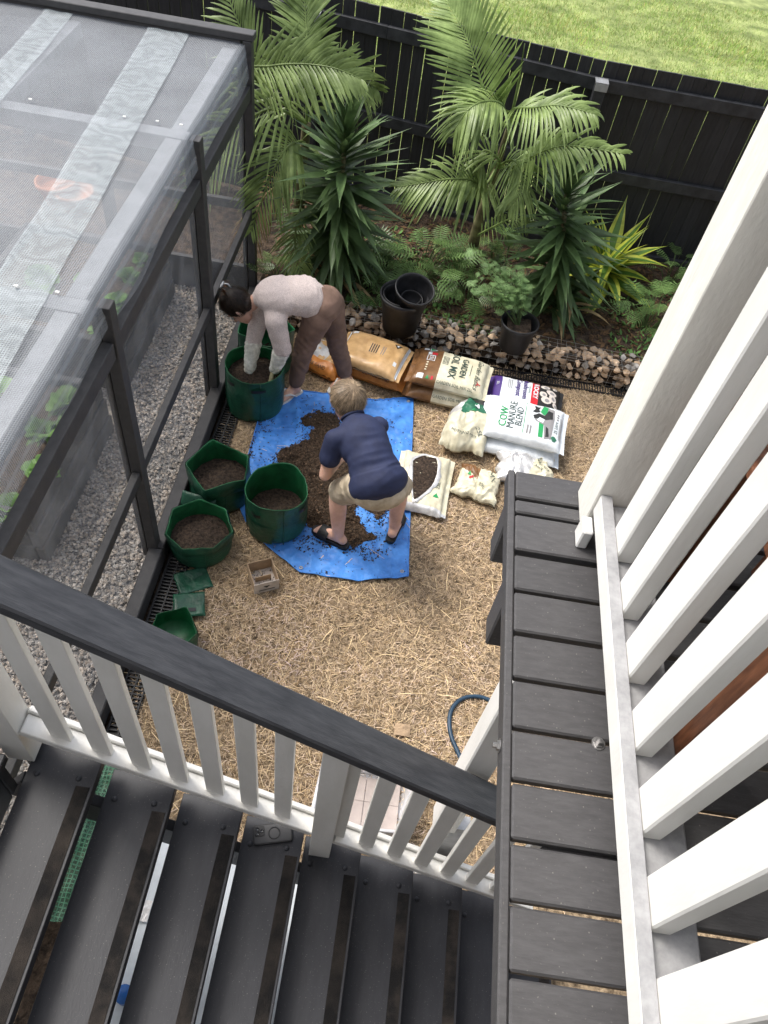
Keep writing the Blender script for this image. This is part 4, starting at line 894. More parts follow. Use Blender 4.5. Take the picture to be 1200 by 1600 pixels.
def pillow(name, c, a, b, z0, t_, rot, seed, mats, mfn=None, nu=44, nv=32, wr=.006, parent=None, tilt=None, fin=True, pw=4, cr=0.0, tap=0.0, lump=None):
    """a filled plastic sack lying flat; returns (object, top surface function in local metres)"""
    Rm = Matrix.Translation((c[0], c[1], z0)) @ Matrix.Rotation(rot, 4, 'Z')
    if tilt is not None: Rm = Rm @ tilt
    def env(u, v): return max(0, (1-abs(u)**pw)*(1-abs(v)**pw))**.42
    def edge(u, v): return 1-.05*(1-v*v)*0+.03*wob(u*2, v*2, 1, seed)*1.0
    def top(lx, ly):
        u, v = lx/a, ly/b; e = env(u, v)
        return Vector((lx*(1-.03*(1-abs(v)**2)*abs(u)), ly*(1-.04*(1-abs(u)**2)*abs(v)), t_*(.42+.58*e)+wr*2.2*wob(lx*7, ly*7, 1, seed)*e+wr*.8*abs(wob(lx*22, ly*9, 1, seed+1))+wr*1.3*wob(lx*30, ly*30, 1, seed+2)*(1-e)))
    top0 = top
    if cr or tap or lump:
        def top(lx, ly):
            p = top0(lx, ly); u, v = lx/a, ly/b; e = env(u, v)
            if lump: p.z *= lump(u, v)
            if cr:
                wx, wy = lx*6+1.3*wob(lx*5, ly*5, 1, seed+21), ly*6+1.3*wob(lx*5, ly*5, 1, seed+22)
                r1 = (1-2.4*abs(wob(wx, wy, 1, seed+23))); r2 = (1-2.4*abs(wob(wx*2.3, wy*2.3, 1, seed+24))); r3 = (1-2.4*abs(wob(wx*5, wy*5, 1, seed+25)))
                p.z += cr*(r1+.55*r2+.22*r3)*(.25+.75*e); p.z = max(p.z, .004)
                p.x *= 1+.22*wob(v*1.7, seed, 1, 3)+.07*wob(v*6, u*2, 1, seed+26); p.y *= 1+.22*wob(u*1.7, seed, 1, 4)+.07*wob(u*6, v*2, 1, seed+27)
            if tap: p.x *= 1-tap*max(0, v)
            return p
    def bot(lx, ly):
        u, v = lx/a, ly/b; e = env(u, v); p = top(lx, ly); return Vector((p.x, p.y, max(.001, min(p.z-.002, t_*(.42-.41*e)))))
    m = MB(); f = lambda s: math.copysign(abs(s)**.8, s)
    m.grid(lambda u, v: top(a*f(2*u-1), b*f(2*v-1)), nu, nv, 0, False, (lambda u, v: mfn(f(2*u-1), f(2*v-1))) if mfn else None)
    m.grid(lambda u, v: bot(a*f(2*u-1), b*f(2*v-1)), nu, nv, 0, True, (lambda u, v: mfn(f(2*u-1), f(2*v-1))) if mfn else None)
    if fin:
        for s in (-1, 1): m.grid(lambda u, v: top(s*a, b*.97*(2*v-1))+Vector((s*.035*u-.0*s, 0, -.01*u+.006*wob(v*8, u*2, 1, seed+s))), 3, 20, 0, s < 0, (lambda u, v: mfn(s*1.0, 2*v-1)) if mfn else None)
    bm = bmesh.new(); me = m.mesh(name, mats, True); bm.from_mesh(me); bmesh.ops.remove_doubles(bm, verts=bm.verts[:], dist=.0004); bm.to_mesh(me); bm.free()
    o = link(name, me, Rm, parent); return o, top, Rm
def drape_grid(name, o, top, Rm, x0, x1, y0, y1, m, n=10, off=.0022):
    b = MB(); b.grid(lambda u, v: top(x0+(x1-x0)*u, y0+(y1-y0)*v)+Vector((0, 0, off)), n, n); return b.obj(name, m, o, True, Rm)
def drape_poly(name, o, top, Rm, pts, m, off=.0035):
    bm = bmesh.new(); vs = [bm.verts.new((p[0], p[1], 0)) for p in pts]; f = bm.faces.new(vs); bmesh.ops.triangulate(bm, faces=[f]); bmesh.ops.subdivide_edges(bm, edges=bm.edges[:], cuts=2, use_grid_fill=True)
    for v in bm.verts: v.co = top(v.co.x, v.co.y)+Vector((0, 0, off))
    bmesh.ops.recalc_face_normals(bm, faces=bm.faces[:])
    me = bpy.data.meshes.new(name); bm.to_mesh(me); bm.free(); me.materials.append(m); return link(name, me, Rm, o)
def ell(cx, cy, rx, ry, n=16, rot=0): return [(cx+rx*math.cos(2*PI*k/n)*math.cos(rot)-ry*math.sin(2*PI*k/n)*math.sin(rot), cy+rx*math.cos(2*PI*k/n)*math.sin(rot)+ry*math.sin(2*PI*k/n)*math.cos(rot)) for k in range(n)]
def lettering(o, top, Rm, s, x, y, size, d, m, off=.004, sx=1.0, name='lettering', shear=0, bold=0):
    """d: text direction in degrees in the sack's own plane"""
    cu = bpy.data.curves.new(name, 'FONT'); cu.body = s; cu.size = size; cu.align_x = 'CENTER'; cu.align_y = 'CENTER'; cu.resolution_u = 2; cu.shear = shear; cu.offset = bold
    ob = bpy.data.objects.new('tmp', cu); me = bpy.data.meshes.new_from_object(ob); bpy.data.objects.remove(ob); bpy.data.curves.remove(cu)
    ca, sa = math.cos(math.radians(d)), math.sin(math.radians(d))
    bm = bmesh.new(); bm.from_mesh(me); bmesh.ops.remove_doubles(bm, verts=bm.verts[:], dist=1e-5)
    for v in bm.verts: a_, b_ = v.co.x*sx, v.co.y; v.co = top(x+a_*ca-b_*sa, y+a_*sa+b_*ca)+Vector((0, 0, off))
    bm.to_mesh(me); bm.free(); me.name = name; me.materials.clear(); me.materials.append(m); return link(name, me, Rm, o)
def fold_flat(label, c, a, b, rot, seed, t_=.018, z0=None, tilt=None):
    z0 = z0 if z0 is not None else gz(*c)+.016
    o, top, Rm = pillow('folded_grow_bag', c, a, b, z0, t_, rot, seed, M_green, wr=.008, fin=False, pw=12, nu=24, nv=20, tilt=tilt); tag(o, label, 'grow bag', 'folded grow bags'); return o, top, Rm
fold_flat('folded green grow bag leaning on the six sided bag', (-1.115, 2.985), .115, .10, -.12, 1, .014, .10, Matrix.Rotation(math.radians(48), 4, 'X'))
fold_flat('crumpled folded green grow bag just below the squat one', (-1.015, 2.50), .105, .085, .55, 2, .02)
o, top, Rm = fold_flat('folded green grow bag with a black handle lying near the handrail', (-.985, 2.315), .095, .085, .28, 3, .02, .034)
drape_grid('handle', o, top, Rm, -.01, .04, -.055, -.03, M_black, 4, .004)
# ================================================================== SACKS
# --- coarse sand
o, top, Rm = pillow('sand_sack', (-.165, 4.66), .255, .165, gz(-.15, 4.7)+.015, .12, math.radians(-13), 5, [P_orange]); tag(o, 'orange bag of coarse sand at the bottom of the sand stack', 'sack', 'sacks of sand')
SIDE = lambda lx, ly: Vector((lx, -.192+.004*math.sin(lx*20), .055+ly))
def side_text(o, Rm, s, x, z, size, m, yoff=-.2, hgt=.05, sx=1.0):
    f = lambda lx, ly: Vector((lx, yoff-.006+.018*(abs(lx)/.3)**4, hgt+ly)); return lettering(o, f, Rm, s, x, z, size, 0, m, .0, sx)
def sidelab(o, top, Rm, s, x, size, m, b, t_, sx=1.0, drop=.5):
    """lettering on the bulging front edge of a sack"""
    f = lambda lx, ly: (lambda p: Vector((p.x, p.y-.006, p.z+.002)))(top(lx, -b*.995+max(0, (ly+size*.5))*1.0)) ; return lettering(o, f, Rm, s, x, size*.2, size, 0, m, .002, sx)
sidelab(o, top, Rm, 'COARSE SAND', .06, .034, P_black, .165, .12)
o, top, Rm = pillow('sand_sack', (-.185, 4.665), .245, .205, .135, .12, math.radians(-13), 6, [P_sand], wr=.008); tag(o, 'plump bag of tan sand on top of the orange sand bag', 'sack', 'sacks of sand')
for k in range(4): drape_grid('print_line', o, top, Rm, -.03+.018*k, -.022+.018*k, -.04, .05, P_black, 4, .002)
for k in range(2): drape_grid('print_line', o, top, Rm, .065+.018*k, .071+.018*k, -.045, .05, P_grey, 4, .002)
drape_poly('print_triangle', o, top, Rm, [(.135, .125), (.195, .135), (.165, .085)], P_black); drape_poly('print_triangle', o, top, Rm, [(.152, .122), (.178, .126), (.165, .102)], P_white, .0045)
drape_grid('white_label', o, top, Rm, -.225, -.18, .13, .17, P_white, 3); drape_grid('white_label', o, top, Rm, .19, .215, -.10, -.06, P_white, 3)
for s in (-1, 1): drape_grid('white_seal', o, top, Rm, s*.245-.008, s*.245+.008, -.19, .19, P_white, 8, .003)
o, top, Rm = pillow('sand_sack', (-.60, 4.69), .25, .17, gz(-.5, 4.7)+.012, .13, math.radians(-24), 7, [P_sand, P_silver, P_orange], lambda u, v: 2 if v < -.45 else (1 if -.25 < u < .35 and wob(u*3, v*3, 1, 4) > -.1 else 0), wr=.014); tag(o, 'opened shiny bag of coarse sand behind the woman\'s legs', 'sack', 'sacks of sand')
sidelab(o, top, Rm, 'COARSE SAND', .02, .036, P_black, .17, .13)
# --- garden soil mix
def soilsack(label, c, z0, rot, seed, full):
    o, top, Rm = pillow('soil_sack', c, .285, .205, z0, .125, rot, seed, [P_brown, P_cream], lambda u, v: 0 if u < -.31 else 1); tag(o, label, 'sack', 'sacks of garden soil mix')
    sidelab(o, top, Rm, 'GARDEN SOIL MIX 25L', .06, .028, P_dink, .205, .125)
    if full:
        lettering(o, top, Rm, 'GARDEN', .095, .015, .068, -90, P_dink, sx=.85, bold=.001); lettering(o, top, Rm, 'SOIL MIX', .015, .02, .082, -90, P_dink, sx=.95, bold=.001)
        lettering(o, top, Rm, 'Garden Basics', .215, .0, .060, -90, P_dink, shear=.4); drape_grid('rule', o, top, Rm, .152, .156, -.06, .08, P_dink, 4, .003)
        for a_, b_ in ((0, 2.2), (2.1, 2.2), (4.2, 2.2)): drape_poly('red_leaf', o, top, Rm, ell(.23+.012*math.cos(a_), -.115+.012*math.sin(a_), .012, .005, 10, a_), P_red)
        for (a_, b_, c_, d_) in ((-.075, -.071, .0, .095), (-.035, -.031, .0, .095), (-.075, -.031, .0, .004), (-.075, -.031, .091, .095)): drape_grid('print_frame', o, top, Rm, a_, b_, c_, d_, P_dink, 3, .003)
        for k in range(3): drape_grid('print_line', o, top, Rm, -.066+.011*k, -.062+.011*k, .012, .083, P_dink, 3, .003)
        drape_grid('white_label', o, top, Rm, -.245, -.205, .14, .17, P_white, 3); drape_poly('green_triangle', o, top, Rm, [(-.195, .12), (-.195, .18), (-.135, .15)], P_white); drape_poly('green_triangle', o, top, Rm, [(-.19, .13), (-.19, .17), (-.148, .15)], P_green, .0055)
        drape_grid('red_label', o, top, Rm, -.175, -.13, .085, .115, P_red, 3); drape_grid('white_label', o, top, Rm, -.205, -.175, .085, .115, P_white, 3)
        for (a_, b_, c_, d_) in ((-.205, -.2, .01, .075), (-.145, -.14, .01, .075), (-.205, -.14, .01, .015), (-.205, -.14, .07, .075)): drape_grid('print_frame', o, top, Rm, a_, b_, c_, d_, P_white, 3, .003)
        lettering(o, top, Rm, '25L', -.172, .042, .042, -90, P_white)
        for k in range(4): drape_poly('icon', o, top, Rm, ell(-.19, -.015-.028*k, .009, .008), P_cream)
        drape_grid('barcode_label', o, top, Rm, -.24, -.19, -.185, -.145, P_white, 3); drape_poly('green_triangle', o, top, Rm, [(-.17, -.18), (-.145, -.18), (-.157, -.15)], P_green)
        drape_grid('red_label', o, top, Rm, -.13, -.112, -.182, -.152, P_red, 3)
    return o
soilsack('lower cream and brown sack in the garden soil stack', (.415, 4.58), gz(.4, 4.6)+.012, math.radians(-6), 11, False)
soilsack('top cream and brown garden soil sack with readable front', (.425, 4.605), .134, math.radians(-7.5), 12, True)
# --- mushroom compost
o, top, Rm = pillow('compost_sack', (1.035, 4.56), .275, .215, gz(1, 4.7)+.012, .125, math.radians(-6), 13, [P_purple, P_white, P_red, P_black], lambda u, v: 0 if u < -.72 else (1 if u < .16 else (2 if u < .36 else 3))); tag(o, 'mushroom compost sack with purple end and red band under the cow manure sack', 'sack')
lettering(o, top, Rm, 'ROCKY', .072, .075, .052, -90, P_white, bold=.0015); lettering(o, top, Rm, 'Mushroom', -.01, .075, .058, -90, P_purple, bold=.001); lettering(o, top, Rm, 'Compost', -.065, .075, .058, -90, P_purple, bold=.001); lettering(o, top, Rm, '30L', -.235, .08, .03, -90, P_white)
lettering(o, top, Rm, 'ORGANIC', .022, .08, .020, -90, P_dgreen)
for k in range(3): drape_grid('print_line', o, top, Rm, -.125-.014*k, -.120-.014*k, .03, .15, P_grey, 4, .003)
for cx, cy, rx, ry, r_ in ((.145, .15, .04, .022, .2), (.20, .10, .045, .03, -.3), (.135, .06, .03, .035, .5), (.215, .04, .03, .045, .4), (.165, .0, .045, .04, 0), (.225, .165, .02, .018, 0), (.24, -.03, .02, .03, .3)):
    drape_poly('mushroom_print', o, top, Rm, ell(cx, cy, rx, ry, 14, r_), P_mush); drape_poly('mushroom_print', o, top, Rm, ell(cx+.005, cy-.004, rx*.45, ry*.5, 10, r_), P_grey, .0045)
# --- cow manure
o, top, Rm = pillow('manure_sack', (.99, 4.14), .295, .20, gz(1, 4.3)+.012, .115, math.radians(-5), 14, [P_white]); tag(o, 'lower white cow manure sack sticking out below the top one', 'sack', 'sacks of cow manure')
o, top, Rm = pillow('manure_sack', (1.01, 4.20), .290, .215, .128, .115, math.radians(-6.5), 15, [P_white], wr=.007, tilt=Matrix.Rotation(.03, 4, 'X')); tag(o, 'top white cow manure sack with a black and white cow printed on it', 'sack', 'sacks of cow manure')
lettering(o, top, Rm, 'COW', -.165, -.035, .082, 90, P_green, bold=.001); lettering(o, top, Rm, 'MANURE', -.105, .0, .078, 90, P_dink, sx=.9); lettering(o, top, Rm, 'BLEND', -.048, -.005, .072, 90, P_dink, sx=.9); lettering(o, top, Rm, '25 Litre', .235, -.02, .040, 90, P_dink)
drape_grid('rule', o, top, Rm, -.012, -.008, -.16, .17, P_green, 6, .003)
for k in range(2): drape_grid('print_line', o, top, Rm, .015+.022*k, .028+.022*k, -.15, -.07, P_grey, 3, .003)
drape_poly('cow_print', o, top, Rm, [(.04, .09), (.06, .12), (.05, .16), (.075, .15), (.10, .155), (.085, .12), (.10, .10), (.07, .085)], P_black)
drape_poly('green_patch', o, top, Rm, [(.10, .10), (.12, .18), (.165, .165), (.16, .08), (.13, .075)], P_green); drape_poly('green_patch', o, top, Rm, [(.105, -.16), (.10, .0), (.135, -.005), (.14, -.16)], P_green)
drape_poly('cow_print', o, top, Rm, [(.155, .16), (.205, .155), (.215, .06), (.205, -.15), (.15, -.165), (.14, -.03), (.07, .005), (.05, .05), (.09, .085), (.13, .075), (.15, .09)], P_grey); drape_poly('cow_print', o, top, Rm, [(.06, .02), (.05, .055), (.09, .08), (.135, .07), (.16, .13), (.195, .12), (.2, .05), (.15, .03), (.12, .04)], P_black, .0045)
drape_poly('cow_print', o, top, Rm, [(.08, .01), (.10, .045), (.14, .03), (.13, -.01)], P_white, .0055); drape_poly('cow_print', o, top, Rm, [(.155, -.04), (.175, -.06), (.185, -.14), (.16, -.15)], P_black, .0045)
drape_poly('green_leaf', o, top, Rm, [(.235, -.165), (.25, -.14), (.235, -.12), (.215, -.12), (.20, -.14), (.215, -.165)], P_dgreen)
for k, c_ in enumerate((.065, .09, .115)): drape_poly('icon', o, top, Rm, ell(.24, c_, .009, .008), P_grey)
for k in range(4): drape_grid('print_line', o, top, Rm, .262+.008*k, .265+.008*k, -.13, .10, P_grey, 4, .003)
# --- torn open sack of soil
o, top, Rm = pillow('soil_sack', (.322, 3.56), .165, .275, gz(.3, 3.6)+.012, .10, math.radians(-4), 16, [P_cream, P_silver], lambda u, v: 1 if v < -.86 else 0, wr=.012); tag(o, 'slit open cream sack showing dark soil beside the tarpaulin', 'sack')
hole = [(-.105, .15), (-.04, .235), (.055, .215), (.085, .10), (.075, -.03), (.01, -.16), (-.035, -.215), (-.055, -.14), (-.085, .0)]
sm = MB(); bm = bmesh.new(); f = bm.faces.new([bm.verts.new((a, b, 0)) for a, b in hole]); bmesh.ops.triangulate(bm, faces=[f]); bmesh.ops.subdivide_edges(bm, edges=bm.edges[:], cuts=5, use_grid_fill=True)
for v in bm.verts: v.co = top(v.co.x, v.co.y)+Vector((0, 0, .005+.010*wob(v.co.x*40, v.co.y*40)+.006*wob(v.co.x*90, v.co.y*90)))
bmesh.ops.recalc_face_normals(bm, faces=bm.faces[:])
me = bpy.data.meshes.new('soil'); bm.to_mesh(me); bm.free(); me.materials.append(M_soildark); link('soil', me, Rm, o)
fl = MB(); hs_ = hole+[hole[0]]; hp2 = smooth_path([Vector((a, b, 0)) for a, b in hs_], 5); fv = []
for k, p in enumerate(hp2):
    q = Vector((p.x*1.0, p.y, 0)); out = (q-Vector((-.015, .03, 0))).normalized(); wd_ = .016+.014*wob(k*.5, 1, 1, 3)
    fv += [top(q.x-out.x*.004, q.y-out.y*.004)+Vector((0, 0, .006)), top(q.x+out.x*wd_*.5, q.y+out.y*wd_*.5)+Vector((0, 0, .013+.008*wob(k*.7, 2))), top(q.x+out.x*wd_*1.6, q.y+out.y*wd_*1.6)+Vector((0, 0, .004))]
fs = []
for k in range(len(hp2)-1): b = 3*k; fs += [(b, b+1, b+4, b+3), (b+1, b+2, b+5, b+4)]
fl.add(fv, fs); fl.obj('torn_edge', P_silver, o, True, Rm)
drape_poly('green_triangle', o, top, Rm, [(.085, -.14), (.13, -.14), (.108, -.10)], P_green); lettering(o, top, Rm, '25L', .11, -.03, .04, 90, P_dink)
for k in range(5): drape_grid('print_line', o, top, Rm, -.13, -.07, -.06-.03*k, -.052-.03*k, P_dink, 3, .003)
# --- crumpled sacks
o, top, Rm = pillow('crumpled_sack', (.60, 4.155), .165, .255, gz(.57, 4.2)+.010, .20, math.radians(-8), 31, [P_cream, P_dgreen, P_silver], lambda u, v: (1 if v > .12+.35*u and u > -.45 else (2 if v > .0 and u <= -.45 else 0)), wr=.008, nu=52, nv=60, fin=False, pw=3, cr=.016, tap=.42, lump=lambda u, v: 1-.12*max(0, v)-.25*max(0, -v-.3)); tag(o, 'half full cream sack with a green neck standing by the cow manure sacks', 'sack', 'used sacks')
lettering(o, top, Rm, '25L', .09, -.13, .05, -55, P_dink, .006); lettering(o, top, Rm, 'POTTING MIX', -.01, -.17, .03, -8, P_dink, .006); drape_poly('green_triangle', o, top, Rm, [(.0, .03), (.035, .03), (.018, .06)], P_green, .008); drape_grid('white_label', o, top, Rm, .02, .065, .11, .16, P_white, 4, .008)
o, top, Rm = pillow('crumpled_sack', (.71, 3.645), .155, .150, gz(.7, 3.7)+.010, .075, math.radians(-12), 33, [P_cream, P_brown], lambda u, v: 1 if v > .25-.7*u-.3 and u < -.05 and v > -.1 else 0, wr=.01, nu=52, nv=52, fin=False, pw=3, cr=.022); tag(o, 'empty crumpled cream and brown sack beside the slit open one', 'sack', 'used sacks')
lettering(o, top, Rm, 'MIX', .085, .06, .06, -60, P_dink, .008); drape_poly('green_triangle', o, top, Rm, [(-.10, .03), (-.07, .02), (-.08, .055)], P_green, .008); drape_grid('red_label', o, top, Rm, -.075, -.045, -.01, .01, P_red, 3, .008); lettering(o, top, Rm, 'SOIL', .03, -.05, .03, -30, P_dink, .008)
o, top, Rm = pillow('crumpled_sack', (1.045, 3.86), .205, .145, gz(1, 4)+.010, .085, math.radians(2), 36, [P_silver, P_cream], lambda u, v: 1 if u > .25+.3*v else 0, wr=.01, nu=56, nv=52, fin=False, pw=3, cr=.026); tag(o, 'silvery inside out crumpled sack partly hidden by the deck corner', 'sack', 'used sacks')
lettering(o, top, Rm, 'BASICS', .13, .02, .045, -70, P_dink, .008); lettering(o, top, Rm, 'MIX', .085, -.03, .04, -40, P_dink, .008)
# ---------------- cardboard box
cs = [G(388, 881, .10), G(426, 872, .10), G(434, 909, .10), G(396, 917, .10)]
ctr = sum(cs, Vector())/4; ang = math.atan2((cs[1]-cs[0]).y, (cs[1]-cs[0]).x); sx_, sy_ = .078, .085
bx = thing('cardboard_box', 'small open cardboard box with a black triangle print on the straw', 'box', (ctr.x, ctr.y, .015), None, ang); Mb = Matrix.Translation((ctr.x, ctr.y, gz(ctr.x, ctr.y)+.014)) @ Matrix.Rotation(ang, 4, 'Z')
m = MB(); m.box(-sx_, sx_, -sy_, sy_, 0, .003); m.obj('base', M_cardw, bx, False, Mb)
for k, (a, b, c_, d) in enumerate(((-sx_, sx_, -sy_, -sy_+.004), (-sx_, sx_, sy_-.004, sy_), (-sx_, -sx_+.004, -sy_+.0045, sy_-.0045), (sx_-.004, sx_, -sy_+.0045, sy_-.0045))): m = MB(); m.box(a, b, c_, d, .0035, .10); m.obj('side', M_card if k else M_cardw, bx, False, Mb)
m = MB(); m.box(-.05, .05, -.002, .002, .0035, .05); m.obj('divider', M_card, bx, False, Mb)
m = MB(); m.add([(-.022, -sy_-.0008, .066), (.022, -sy_-.0008, .066), (0, -sy_-.0008, .045)], [(0, 2, 1)]); m.add([(-.05, -sy_-.0008, .030), (.05, -sy_-.0008, .030), (.05, -sy_-.0008, .022), (-.05, -sy_-.0008, .022)], [(0, 1, 2, 3)]); m.obj('print', P_black, bx, False, Mb)
m = MB(); rs = random.Random(3)
for i in range(60):
    x, y, s = rs.uniform(-.07, .07), rs.uniform(-.075, .075), rs.uniform(.002, .007); m.add([Vector((x, y, .0045))+Vector(a)*s for a in te], tf, 0, (.5, .5, .5, 1))
m.obj('soil_bits', M_crumb, bx, False, Mb)
# ================================================================== PEOPLE
TMP = bpy.data.scenes.new('tmp')
def _sphere(mb, c, r, M=None, nu=18, nv=12):
    c = Vector(c); vs = [c+((M @ Vector((0, 0, -1))) if M else Vector((0, 0, -r)))]
    for j in range(1, nv):
        t = PI*j/nv
        for i in range(nu):
            d = Vector((math.sin(t)*math.cos(2*PI*i/nu), math.sin(t)*math.sin(2*PI*i/nu), -math.cos(t))); vs.append(c+(M @ d if M else d*r))
    vs.append(c+((M @ Vector((0, 0, 1))) if M else Vector((0, 0, r)))); fs = [(0, 1+(i+1) % nu, 1+i) for i in range(nu)]
    for j in range(nv-2):
        for i in range(nu): a = 1+j*nu+i; b = 1+j*nu+(i+1) % nu; fs.append((a, b, b+nu, a+nu))
    l = len(vs)-1; o = 1+(nv-2)*nu; fs += [(o+i, o+(i+1) % nu, l) for i in range(nu)]; mb.add(vs, fs)
def frame(d, up):
    d = Vector(d).normalized(); up = Vector(up); y = up.cross(d).normalized(); z = d.cross(y); return Matrix((d, y, z)).transposed()
def blob(name, prims, vox, m, parent, it=6, wr=0, ws=12, seed=0, post=None):
    mb = MB()
    for p in prims:
        if p[0] == 'c':
            _, a, ra, b, rb = p; a = Vector(a); b = Vector(b); _sphere(mb, a, ra); _sphere(mb, b, rb); mb.tube([a, a.lerp(b, .5), b], [ra, (ra+rb)/2, rb], 18)
        else:
            _, c, d, up, (x, y, z) = p; F_ = frame(d, up); _sphere(mb, c, 1, F_ @ Matrix.Diagonal((x, y, z)), 24, 16)
    o = bpy.data.objects.new('tmp', mb.mesh('tmp', m)); TMP.collection.objects.link(o); md = o.modifiers.new('r', 'REMESH'); md.mode = 'VOXEL'; md.voxel_size = vox; ms = o.modifiers.new('s', 'SMOOTH'); ms.factor = .5; ms.iterations = it
    TMP.view_layers[0].update(); me = bpy.data.meshes.new_from_object(o.evaluated_get(TMP.view_layers[0].depsgraph)); bpy.data.objects.remove(o)
    me.name = name; me.materials.clear(); me.materials.append(m)
    if wr or post:
        n = len(me.vertices); co = np.zeros(n*3); no = np.zeros(n*3); me.vertices.foreach_get('co', co); me.vertices.foreach_get('normal', no); co = co.reshape(-1, 3); no = no.reshape(-1, 3)
        for i in range(n):
            c = Vector(co[i]); k = 0
            if wr: k = wr*(1-2.2*abs(noise.noise(Vector((c.x*ws, c.y*ws, c.z*ws*1.6+seed)))))+wr*.5*noise.noise(c*ws*2.5)
            if post: k += post(c)
            co[i] += no[i]*k
        me.vertices.foreach_set('co', co.ravel())
    me.polygons.foreach_set('use_smooth', [True]*len(me.polygons)); me.update()
    return link(name, me, None, parent)
def vm(a, b, t): return Vector(a).lerp(Vector(b), t)
def head_prims(c, f, up, s=1.0):
    f = Vector(f).normalized(); F_ = frame(f, up); X, Y, Z = (Vector(F_.col[i]) for i in range(3)); P = lambda a, b, c_: c+(X*a+Y*b+Z*c_)*s
    return P, X, Y, Z, [('e', P(-.012, 0, .028), X, Z, (.096*s, .076*s, .088*s)), ('e', P(.028, 0, -.035), X, Z, (.062*s, .058*s, .075*s)), ('e', P(.052, 0, -.088), X, Z, (.03*s, .032*s, .022*s)),
        ('c', P(.083, 0, .012), .009*s, P(.103, 0, -.028), .013*s), ('c', P(.075, .03, .03), .012*s, P(.075, -.03, .03), .012*s), ('c', P(.07, -.02, -.058), .012*s, P(.07, .02, -.058), .012*s),
        ('e', P(-.008, .078, -.012), Z, Y, (.031*s, .010*s, .018*s)), ('e', P(-.008, -.078, -.012), Z, Y, (.031*s, .010*s, .018*s))]
def face_bits(P, s, parent):
    for y in (-.03, .03):
        m = MB(); _sphere(m, P(.077, y, .005), .011*s); e = m.obj('eye', M_white, parent, True); m = MB(); _sphere(m, P(.084, y, .004), .006*s); m.obj('iris', M_glass, e, True)
    m = MB(); m.tube([P(.083, -.02, -.055), P(.09, 0, -.056), P(.083, .02, -.055)], .004*s, 6); m.obj('mouth', mat('lips', (.50, .20, .17), .5, .05, 10), parent, True)
def strands(name, c, P, s, n, m, parent, crown, L, seed, mask, lift=.25, wd=.0022, to=None):
    rr = random.Random(seed); mb = MB(); cr_ = P(*crown); ce = P(-.012, 0, .028)
    k = 0
    while k < n:
        d = Vector((rr.gauss(0, 1), rr.gauss(0, 1), rr.gauss(0, 1))).normalized(); lc = Vector((d.x*.103-.012, d.y*.084, d.z*.098+.028))
        if not mask(lc): continue
        k += 1; p = P(*lc); nn = (p-ce).normalized(); dr = ((to-p) if to is not None else (p-cr_)); dr = (dr-nn*dr.dot(nn)); dr = (dr.normalized() if dr.length > 1e-4 else nn.orthogonal())+Vector((rr.gauss(0, .09), rr.gauss(0, .09), rr.gauss(0, .09)))
        dr = (dr-nn*dr.dot(nn)).normalized(); sd_ = nn.cross(dr)*wd*rr.uniform(.6, 1.3); l = L*rr.uniform(.6, 1.2)*s; g = rr.uniform(.45, 1.55)*(.8+.5*noise.noise(p*40)); vs = []
        for q in range(4):
            t = q/3; pp = p+dr*l*t+nn*(lift*l*math.sin(PI*min(1, t*.9))*.5-.22*l*t*t+.003); ww = 1-.75*t; vs += [pp-sd_*ww, pp+sd_*ww]
        mb.add(vs, [(0, 1, 3, 2), (2, 3, 5, 4), (4, 5, 7, 6)], 0, (g, g*.98, g*.94, 1))
    return mb.obj(name, m, parent)
def hand_prims(w_, d, n, s=1.0, curl=.5, thumb=1):
    """wrist point, finger direction, palm normal"""
    F_ = frame(d, n); X, Y, Z = (Vector(F_.col[i]) for i in range(3)); w_ = Vector(w_); pr = [('e', w_+X*.042*s, X, Z, (.050*s, .036*s, .016*s)), ('c', w_, .022*s, w_+X*.03*s, .022*s)]
    for k, (y, l) in enumerate(((.027, .066), (.009, .076), (-.009, .070), (-.026, .054))):
        a = w_+X*.080*s+Y*y*s; b = a+(X*math.cos(curl*.6)-Z*math.sin(curl*.6))*l*.5*s; c = b+(X*math.cos(curl*1.5)-Z*math.sin(curl*1.5))*l*.5*s; pr += [('c', a, .0092*s, b, .0085*s), ('c', b, .0085*s, c, .0072*s)]
    a = w_+X*.025*s+Y*.026*s*thumb; b = a+(X*.6+Y*.7*thumb-Z*.3).normalized()*.036*s; c = b+(X*.9+Y*.3*thumb-Z*.35).normalized()*.03*s
    return pr+[('c', a, .013*s, b, .0105*s), ('c', b, .0105*s, c, .0085*s)]
def foot_prims(ank, toe, s=1.0, z=.03):
    ank = Vector(ank); d = Vector(toe)-ank; d.z = 0; d.normalize(); sd_ = Vector((-d.y, d.x, 0)); he = Vector((ank.x, ank.y, z+.028*s))-d*.035*s; ba = Vector((ank.x, ank.y, z+.020*s))+d*.115*s
    pr = [('c', ank, .036*s, he, .032*s), ('c', ank+d*.01*s, .034*s, ba, .026*s), ('c', he, .030*s, ba-sd_*.018*s, .024*s), ('c', he, .028*s, ba+sd_*.018*s, .024*s), ('c', ba-sd_*.026*s, .019*s, ba+sd_*.026*s, .018*s)]
    for k, l in enumerate((.05, .052, .047, .04, .031)): o = ba+sd_*(.034-.0165*k)*s; pr.append(('c', o, .0115*s, o+d*l*s+Vector((0, 0, -.005*s)), (.011 if k == 0 else .0085)*s))
    return pr, d, sd_
